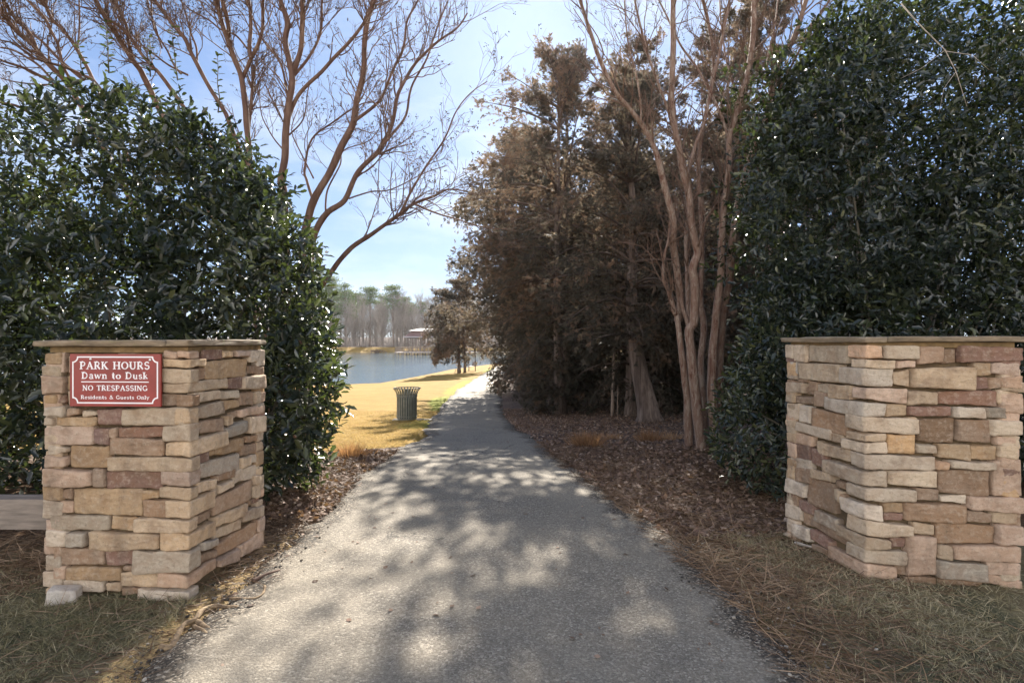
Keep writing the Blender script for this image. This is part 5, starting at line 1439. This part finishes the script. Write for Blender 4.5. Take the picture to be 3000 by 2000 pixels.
def copy_pine(src, px, ptop, Yd, label, rz, k=1.0):
    x = (px - 1500) / FPX * Yd; z0 = float(gz(x, Yd))
    hs = max(v[2] for v in src.children[0].bound_box); h = CAMZ - (ptop - HORIZON) / FPX * Yd - z0
    return copy_tree(src, (x, Yd, z0), rz, (k, k, h / hs), label, "pines on the far shore")
copy_pine(pC, 975, 806, 182, "bushy far pine nearest the leaning crape myrtle limb", 1.0, 1.1)
copy_pine(pC, 940, 782, 185, "tallest far pine, mostly hidden behind the left holly", 2.2, 1.2)
copy_pine(pA, 1042, 852, 192, "far pine crown set behind the bushy pines", 3.0, 1.0)
copy_pine(pB, 1186, 866, 186, "lower far pine just right of the tallest ragged pine", 1.4, 0.9)
copy_pine(pA, 1236, 878, 200, "small far pine crown above the pavilion roof", 0.5, 0.8)
copy_pine(pC, 905, 800, 178, "far pine hidden low behind the left holly", 4.0, 1.1)
copy_pine(pB, 1275, 890, 205, "farthest pine against the cedar edge", 2.8, 0.9)

for k_, (px_, pt_, yd_, lab_) in enumerate([(1060, 868, 205, "hazy pine crown showing behind the lone round crowned pine"), (1120, 862, 208, "hazy pine crown in the gap between the two lone skyline pines"), (1000, 850, 210, "hazy pine crown behind the bushy pines near the holly"), (1205, 884, 215, "hazy low pine crown above the left end of the pavilion roof"), (960, 838, 214, "hazy pine crown beside the leaning crape myrtle limb")]):
    copy_pine((pA, pC, pB)[k_ % 3], px_, pt_, yd_, lab_, 1.3 * k_, 1.0)
# bare wood on the far shore: one mass of leafless trees
r_ = np.random.default_rng(15)
protos = []
for s in range(5):
    mb, ends = MB(), []
    h = r_.uniform(11, 14)
    P = smooth_line([np.array([0, 0, -.3]), np.array([r_.normal() * .3, 0, h * .4]), np.array([r_.normal() * .6, r_.normal() * .4, h * .9])], 8)
    mb.tube(P, np.linspace(.17, .05, 8), 5, cap=False)
    for j in range(20):
        i = r_.integers(2, 8); a = r_.uniform(0, 6.28)
        grow(mb, r_, P[i], unit(np.array([math.cos(a) * .7, math.sin(a) * .7, 1.0])), r_.uniform(2.4, 4.4), .075, 0, ends, .10, (4, 4), 3, .6, .55)
    protos.append((np.vstack(mb.V), np.vstack(mb.Q)))
wood = MB()
for k in range(300):
    pv_, pq = protos[r_.integers(5)]
    x = r_.uniform(-85, 25); y = 169 + 60 * r_.random() ** 1.4; a = r_.uniform(0, 6.28); sc = r_.uniform(.75, 1.15)
    ca, sa = math.cos(a), math.sin(a)
    px_ = 1500 + x / y * FPX
    V = np.stack([(pv_[:, 0] * ca - pv_[:, 1] * sa) * sc, (pv_[:, 0] * sa + pv_[:, 1] * ca) * sc, pv_[:, 2] * sc], 1) + [x, y, float(gz(x, y))]
    wood.add(V, pq, tint=(r_.random(),) * 3)
m_wood_far = plain("grey_bare_wood", (.25, .215, .19), 0.9, var=0.25, scale=.2)
tag(wood.build("bare_woods", m_wood_far, None), "grey leafless winter woods along the far shore", kind="stuff")
# low brush under the woods
bm, en = MB(), []
for k in range(520):
    x = r_.uniform(-80, 40); y = r_.uniform(166.5, 190); z = float(gz(x, y))
    for j in range(5):
        a = r_.uniform(0, 6.28); d = unit(np.array([math.cos(a), math.sin(a), r_.uniform(.8, 2)]))
        grow(bm, r_, np.array([x, y, z]), d, r_.uniform(1.4, 4.0), .035, 2, en, .05, (3, 3, 3), 3)
tag(bm.build("undergrowth", m_wood_far, None), "brown leafless undergrowth at the foot of the far woods", kind="stuff")

# ------------------------------------------------------------------ house glimpsed behind the right hand trees
m_side, nt, b, out = new_mat("lap_siding"); g = NT(nt)
sz = g.n.new("ShaderNodeSeparateXYZ"); nt.links.new(g.pos(), sz.inputs[0])
fr = g.math('FRACT', g.math('MULTIPLY', sz.outputs[2], 6.0))
nt.links.new(g.ramp(g.noise(g.pos(), 3, 4), [(.3, (.36, .36, .36)), (.7, (.44, .44, .43))]), b.inputs["Base Color"]); b.inputs["Roughness"].default_value = .7
nt.links.new(g.bump(fr, .8, .02), b.inputs["Normal"])
m_shingle = plain("grey_shingle", (.12, .115, .11), .9, var=.3, scale=8)
m_trim = plain("white_trim", (.75, .74, .72), .6, var=.05)
m_glass = plain("dark_glass", (.02, .025, .03), .08, var=.1)
hx0, hx1, hy0, hy1 = 9.0, 21.0, 33.0, 43.0; hz = float(gz(12, 33)) - .3
hs = empty("house", (hx0, hy0, hz), "grey lap sided two storey house glimpsed through the trees on the right", "house")
mb = MB(); mb.box(((hx0 + hx1) / 2, (hy0 + hy1) / 2, hz + 3.3), (hx1 - hx0, hy1 - hy0, 6.6)); mb.build("wall", m_side, hs)
c = np.array([(hx0 + hx1) / 2, (hy0 + hy1) / 2, hz + 6.6]); hw, hd = (hx1 - hx0) / 2 + .45, (hy1 - hy0) / 2 + .45
V = [c + [-hw, -hd, -.02], c + [hw, -hd, -.02], c + [hw, hd, -.02], c + [-hw, hd, -.02], c + [-hw, 0, 3.4], c + [hw, 0, 3.4]]
mb = MB(); mb.add(V, [(0, 1, 5, 4), (2, 3, 4, 5), (3, 2, 1, 0)], [(0, 4, 3), (1, 2, 5)]); mb.build("roof", m_shingle, hs)
for wx_ in (10.6, 14.0, 17.6):
    for wz in (1.7, 4.9):
        f = MB(); o_ = np.array([wx_, hy0 - .02, hz + wz])
        for dx, dz, a_, b__ in ((0, .72, 1.1, .12), (0, -.72, 1.1, .12), (-.5, 0, .1, 1.32), (.5, 0, .1, 1.32)): f.box(o_ + [dx, 0, dz], (a_, .1, b__))
        fo = f.build("window", m_trim, hs)
        p_ = MB(); p_.box(o_ + [0, .0, 0], (.90, .05, 1.30)); p_.build("pane", m_glass, fo)

# ------------------------------------------------------------------ roots, grass clumps, sticks
m_root = bark("bare_root", (.10, .065, .04), (.24, .165, .095), (.40, .29, .17), scale=14, stretch=(1, 1, 1), bump=.8)
def root_line(mb, pts, w0, w1, lift=.012, k=7):
    P = []
    for i, (x, y) in enumerate(pts):
        q = ground_hit(x, y); q[2] += lift * math.sin(math.pi * min(max(i / (len(pts) - 1), .08), .92)) + .004; P.append(q)
    S = smooth_line(P, len(P) * 5); S[:, 2] += vnoise(S, 20, 3) * .006
    mb.tube(S, np.linspace(w0, w1, len(S)) * (1 + .22 * vnoise(S, 40, 4)), 9)
rt = MB()
root_line(rt, [(700, 1776), (660, 1772), (620, 1780), (592, 1797), (572, 1815), (540, 1832), (522, 1862), (500, 1888), (470, 1900)], .011, .016, .016)
root_line(rt, [(576, 1812), (598, 1834), (628, 1850)], .017, .009, .006); root_line(rt, [(568, 1830), (592, 1852), (612, 1868)], .010, .009, .01)
tag(rt.build("tree_root", m_root, None, True), "thick forked root lying bare in the sunlit dirt beside the path", "root")
rt = MB(); root_line(rt, [(672, 1750), (705, 1750), (745, 1752), (768, 1738), (776, 1716), (770, 1706)], .008, .006, .012)
tag(rt.build("tree_root", m_root, None, True), "thin curling root between the signed pillar and the asphalt", "root")
rt = MB(); root_line(rt, [(2330, 1592), (2370, 1605), (2410, 1622), (2440, 1640)], .010, .006, .02)
tag(rt.build("fallen_stick", m_pale_twig, None, True), "pale stick lying on the ground left of the bare pillar", "stick")
rt = MB(); root_line(rt, [(742, 1702), (790, 1682), (820, 1672)], .012, .010, .01); root_line(rt, [(760, 1706), (800, 1690), (835, 1676)], .007, .006, .01)
tag(rt.build("fallen_stick", m_twig, None, True), "dark split stick at the asphalt edge near the signed pillar", "stick")

BL_V = [(0, -.5, 0), (0, .5, 0), (.5, .42, .04), (.5, -.42, .04), (1, 0, .0)]
BL_T = [(0, 1, 2), (0, 2, 3), (3, 2, 4)]
def blades(pos, ax, L, W, tone, r):
    up = r.normal(size=(len(pos), 3)) + [0, 0, .4]
    V, F = scatter(BL_V, BL_T, pos, ax, up, L, W)
    return V, F, np.repeat(np.stack([tone] * 3, 1), 5, 0)
def clump(px, py, hgt, wid, n, seed, label, tone=.5, cat="grass"):
    r = np.random.default_rng(seed); c = ground_hit(px, py)
    off = r.normal(size=(n, 2)) * wid * .22
    pos = np.stack([c[0] + off[:, 0], c[1] + off[:, 1], 0 * off[:, 0]], 1); pos[:, 2] = gz(pos[:, 0], pos[:, 1]) - .01
    ax = np.stack([off[:, 0] / wid * 1.6 + r.normal(size=n) * .25, off[:, 1] / wid * 1.2 + r.normal(size=n) * .25, np.ones(n)], 1)
    V, F, A = blades(pos, ax, hgt * r.uniform(.5, 1.1, n), np.full(n, .006), np.clip(tone + r.normal(size=n) * .25, 0, 1), r)
    mb = MB(); mb.add(V, None, F, A)
    return tag(mb.build("grass_clump", m_wheat, None), label, cat, "dried grass clumps on the bed edge")
clump(1718, 1306, .27, .40, 620, 201, "rust coloured dried grass clump nearest the path on the right bed", .45)
clump(1903, 1292, .25, .30, 300, 202, "russet dried grass clump just left of the crape myrtle trunks", .55)
clump(1795, 1284, .15, .40, 130, 203, "faint greyish dried grass tuft between the two russet clumps", .95)
clump(1962, 1287, .18, .40, 160, 204, "pale dried grass tuft against the foot of the crape myrtle", .9)
clump(1030, 1335, .22, .42, 420, 205, "orange dried plant clump at the edge of the lawn beside the left holly", .5)

r_ = np.random.default_rng(77)
def ground_pts(n, xf, ylo, yhi, pw=1.0):
    y = ylo + (yhi - ylo) * r_.random(n) ** pw; x = xf(y, n)
    return np.stack([x, y, 0 * x], 1)
def set_z(p, dz=0.0):
    t = gz(p[:, 0], p[:, 1])
    p[:, 2] = t + vnoise(np.stack([p[:, 0], p[:, 1], 0 * t], 1), 9, 1) * .01 + vnoise(np.stack([p[:, 0], p[:, 1], 0 * t], 1), 24, 2) * .006 + dz; return p
# short dry grass round the pillars
P = np.vstack([ground_pts(36000, lambda y, n: path_l(y) - .12 - np.abs(r_.normal(size=n)) * 1.0, 1.5, 3.6), ground_pts(44000, lambda y, n: path_r(y) - .06 + np.abs(r_.normal(size=n)) * .8, 1.45, 4.3)])
tuft = P[r_.integers(0, len(P), len(P) // 14)]          # gather two thirds of them into tufts
sel = r_.random(len(P)) < .65
P[sel] = tuft[r_.integers(0, len(tuft), sel.sum())] + r_.normal(size=(sel.sum(), 3)) * [.022, .022, 0]
dP = np.where(P[:, 0] < 0, path_l(P[:, 1]) - P[:, 0], P[:, 0] - path_r(P[:, 1]))
P = P[(dP > np.where(P[:, 0] < 0, .42, .30) + .22 * vnoise(P, 2.5, 2)) | (r_.random(len(P)) < .10)]
set_z(P, .0); n = len(P)
ax = np.stack([r_.normal(size=n), r_.normal(size=n), np.abs(r_.normal(size=n)) * .45 + .08], 1)
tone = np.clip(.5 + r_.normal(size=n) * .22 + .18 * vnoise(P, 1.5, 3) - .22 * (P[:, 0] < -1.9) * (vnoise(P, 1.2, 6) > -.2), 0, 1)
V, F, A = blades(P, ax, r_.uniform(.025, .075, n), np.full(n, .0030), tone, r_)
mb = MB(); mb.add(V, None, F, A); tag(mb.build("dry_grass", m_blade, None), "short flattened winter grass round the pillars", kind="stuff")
# pine straw
P = np.vstack([ground_pts(16000, lambda y, n: path_r(y) - .16 + np.abs(r_.normal(size=n)) * .75, 3.3, 8.5), ground_pts(9000, lambda y, n: path_l(y) + .05 - np.abs(r_.normal(size=n)) * .9, 3.4, 7.4),
               ground_pts(3500, lambda y, n: -2.8 - np.abs(r_.normal(size=n)) * .6, 3.2, 4.6), ground_pts(4200, lambda y, n: path_r(y) - .12 + np.abs(r_.normal(size=n)) * .5, 1.5, 3.6), ground_pts(900, lambda y, n: path_l(y) - np.abs(r_.normal(size=n)) * .5, 1.6, 3.4)])
set_z(P, .006); n = len(P)
ax = np.stack([r_.normal(size=n), r_.normal(size=n) * .8, r_.normal(size=n) * .14 + .06], 1)
tone = np.clip(.5 + r_.normal(size=n) * .25 + .2 * vnoise(P, 2, 4), 0, 1)
V, F, A = blades(P, ax, r_.uniform(.10, .22, n), np.full(n, .0036), tone, r_)
mb = MB(); mb.add(V, None, F, A); tag(mb.build("pine_straw", m_needle, None), "rusty pine straw mulch along the path edges", kind="stuff")
# fallen leaves
LF_V = [(0, 0, 0), (.3, .3, .05), (.3, -.3, .05), (.65, .28, .02), (.65, -.28, .02), (1, 0, .12)]
LF_T = [(0, 2, 1), (1, 2, 4), (1, 4, 3), (3, 4, 5)]
P = np.vstack([ground_pts(24000, lambda y, n: path_r(y) - .02 + np.abs(r_.normal(size=n)) * 2.6, 6.2, 20, 1.3), ground_pts(9000, lambda y, n: path_r(y) - .05 + np.abs(r_.normal(size=n)) * 1.0, 4.2, 9),
               ground_pts(5000, lambda y, n: path_l(y) + .06 - np.abs(r_.normal(size=n)) * .6, 4.6, 8.2)])
set_z(P, .012); n = len(P)
V, F = scatter(LF_V, LF_T, P, np.stack([r_.normal(size=n), r_.normal(size=n), r_.normal(size=n) * .25], 1), r_.normal(size=(n, 3)) * .45 + [0, 0, 1], r_.uniform(.025, .065, n))
tone = np.clip(.42 + r_.normal(size=n) * .25, 0, 1)
mb = MB(); mb.add(V, None, F, np.repeat(np.stack([tone] * 3, 1), 6, 0)); tag(mb.build("fallen_leaves", m_dead, None), "brown leaf litter under the cedars and along the bed", kind="stuff")
# a few leaves and needles blown onto the asphalt
P = ground_pts(420, lambda y, n: path_l(y) + (path_r(y) - path_l(y)) * np.where(r_.random(n) < .6, r_.beta(.5, .5, n), r_.random(n)), 1.5, 15, 1.2)
P[:, 2] = gz(P[:, 0], P[:, 1]) + .019; n = len(P)
V, F = scatter(LF_V, LF_T, P, np.stack([r_.normal(size=n), r_.normal(size=n), 0 * P[:, 0]], 1), r_.normal(size=(n, 3)) * .2 + [0, 0, 1], r_.uniform(.012, .045, n))
mb = MB(); mb.add(V, None, F, np.repeat(np.stack([np.clip(.35 + r_.normal(size=n) * .2, 0, 1)] * 3, 1), 6, 0)); tag(mb.build("blown_leaves", m_dead, None), "scattered small leaves blown onto the asphalt", kind="stuff")
# turf blades of the near lawn
P = ground_pts(46000, lambda y, n: path_l(y) - .05 - r_.random(n) ** 1.3 * 4.6, 7.9, 19, 1.4); P = P[(P[:, 1] + .3 * vnoise(P, 1.6, 4) + .12 * (path_l(P[:, 1]) - P[:, 0] - 1.5)) > 8.1]
set_z(P, -.004); n = len(P)
ax = np.stack([r_.normal(size=n) * .7, r_.normal(size=n) * .7, np.ones(n) * .7], 1)
dP = path_l(P[:, 1]) - P[:, 0]
m_turf = leaf_mat("dormant_turf_blade", (.16, .20, .025), (.31, .195, .045), (.42, .30, .11), rough=.7, trans=.3, tcol=(1, .8, .4), spec=.2)
tone = np.clip(.58 + r_.normal(size=n) * .16 - .5 * np.exp(-(dP / .3) ** 2) * (vnoise(P, .55, 7) > -.1) * (r_.random(n) < .7), 0, 1)
V, F, A = blades(P, ax, r_.uniform(.025, .055, n), np.full(n, .006), tone, r_)
mb = MB(); mb.add(V, None, F, A); tag(mb.build("lawn_grass", m_turf, None), "dormant yellow turf beside the path with a green fringe", kind="stuff")
# asphalt crumbs, pebbles along both edges
nP = 5200
y = 1.4 + 6.5 * r_.random(nP) ** 1.4; sd_ = r_.random(nP) < .5
x = np.where(sd_, path_l(y) + r_.normal(size=nP) * .10 - .02, path_r(y) + r_.normal(size=nP) * .15)
P = set_z(np.stack([x, y, 0 * x], 1), .006)
V0, Q0 = cube_lattice(2, 2, 2); V0 = unit(V0) * (1 + .25 * np.random.default_rng(2).normal(size=(len(V0), 1)))
s = .003 + .007 * r_.random(nP) ** 3
a = r_.uniform(0, 6.28, nP)
V = np.stack([V0[None, :, 0] * np.cos(a)[:, None] - V0[None, :, 1] * np.sin(a)[:, None], V0[None, :, 0] * np.sin(a)[:, None] + V0[None, :, 1] * np.cos(a)[:, None], np.broadcast_to(V0[None, :, 2] * .7, (nP, len(V0)))], -1) * s[:, None, None] + P[:, None, :]
Q = Q0[None] + (np.arange(nP) * len(V0))[:, None, None]
m_crumb = leaf_mat("asphalt_crumb", (.04, .035, .03), (.12, .10, .08), (.42, .37, .30), rough=.9, trans=0, spec=.2)
mb = MB(); mb.add(V.reshape(-1, 3), Q.reshape(-1, 4), None, np.repeat(np.stack([np.clip(r_.random(nP) ** 1.6, 0, 1)] * 3, 1), len(V0), 0))
tag(mb.build("gravel", m_crumb, None), "loose asphalt crumbs and grit along the path edges", kind="stuff")

# ------------------------------------------------------------------ thin winter haze
m_haze = bpy.data.materials.new("thin_haze")
m_haze.use_nodes = True
hn = m_haze.node_tree.nodes
hn.clear()
h_out = hn.new("ShaderNodeOutputMaterial")
h_vol = hn.new("ShaderNodeVolumePrincipled")
h_vol.inputs["Color"].default_value = (.92, .95, 1.0, 1)
h_vol.inputs["Density"].default_value = 0.00013
h_vol.inputs["Anisotropy"].default_value = 0.72
m_haze.node_tree.links.new(h_vol.outputs[0], h_out.inputs["Volume"])
hz_ = MB(); hz_.box((0, 450, 11.5), (1900, 1560, 33))
tag(hz_.build("haze", m_haze, None), "thin pale winter haze in the backlit air", kind="stuff")
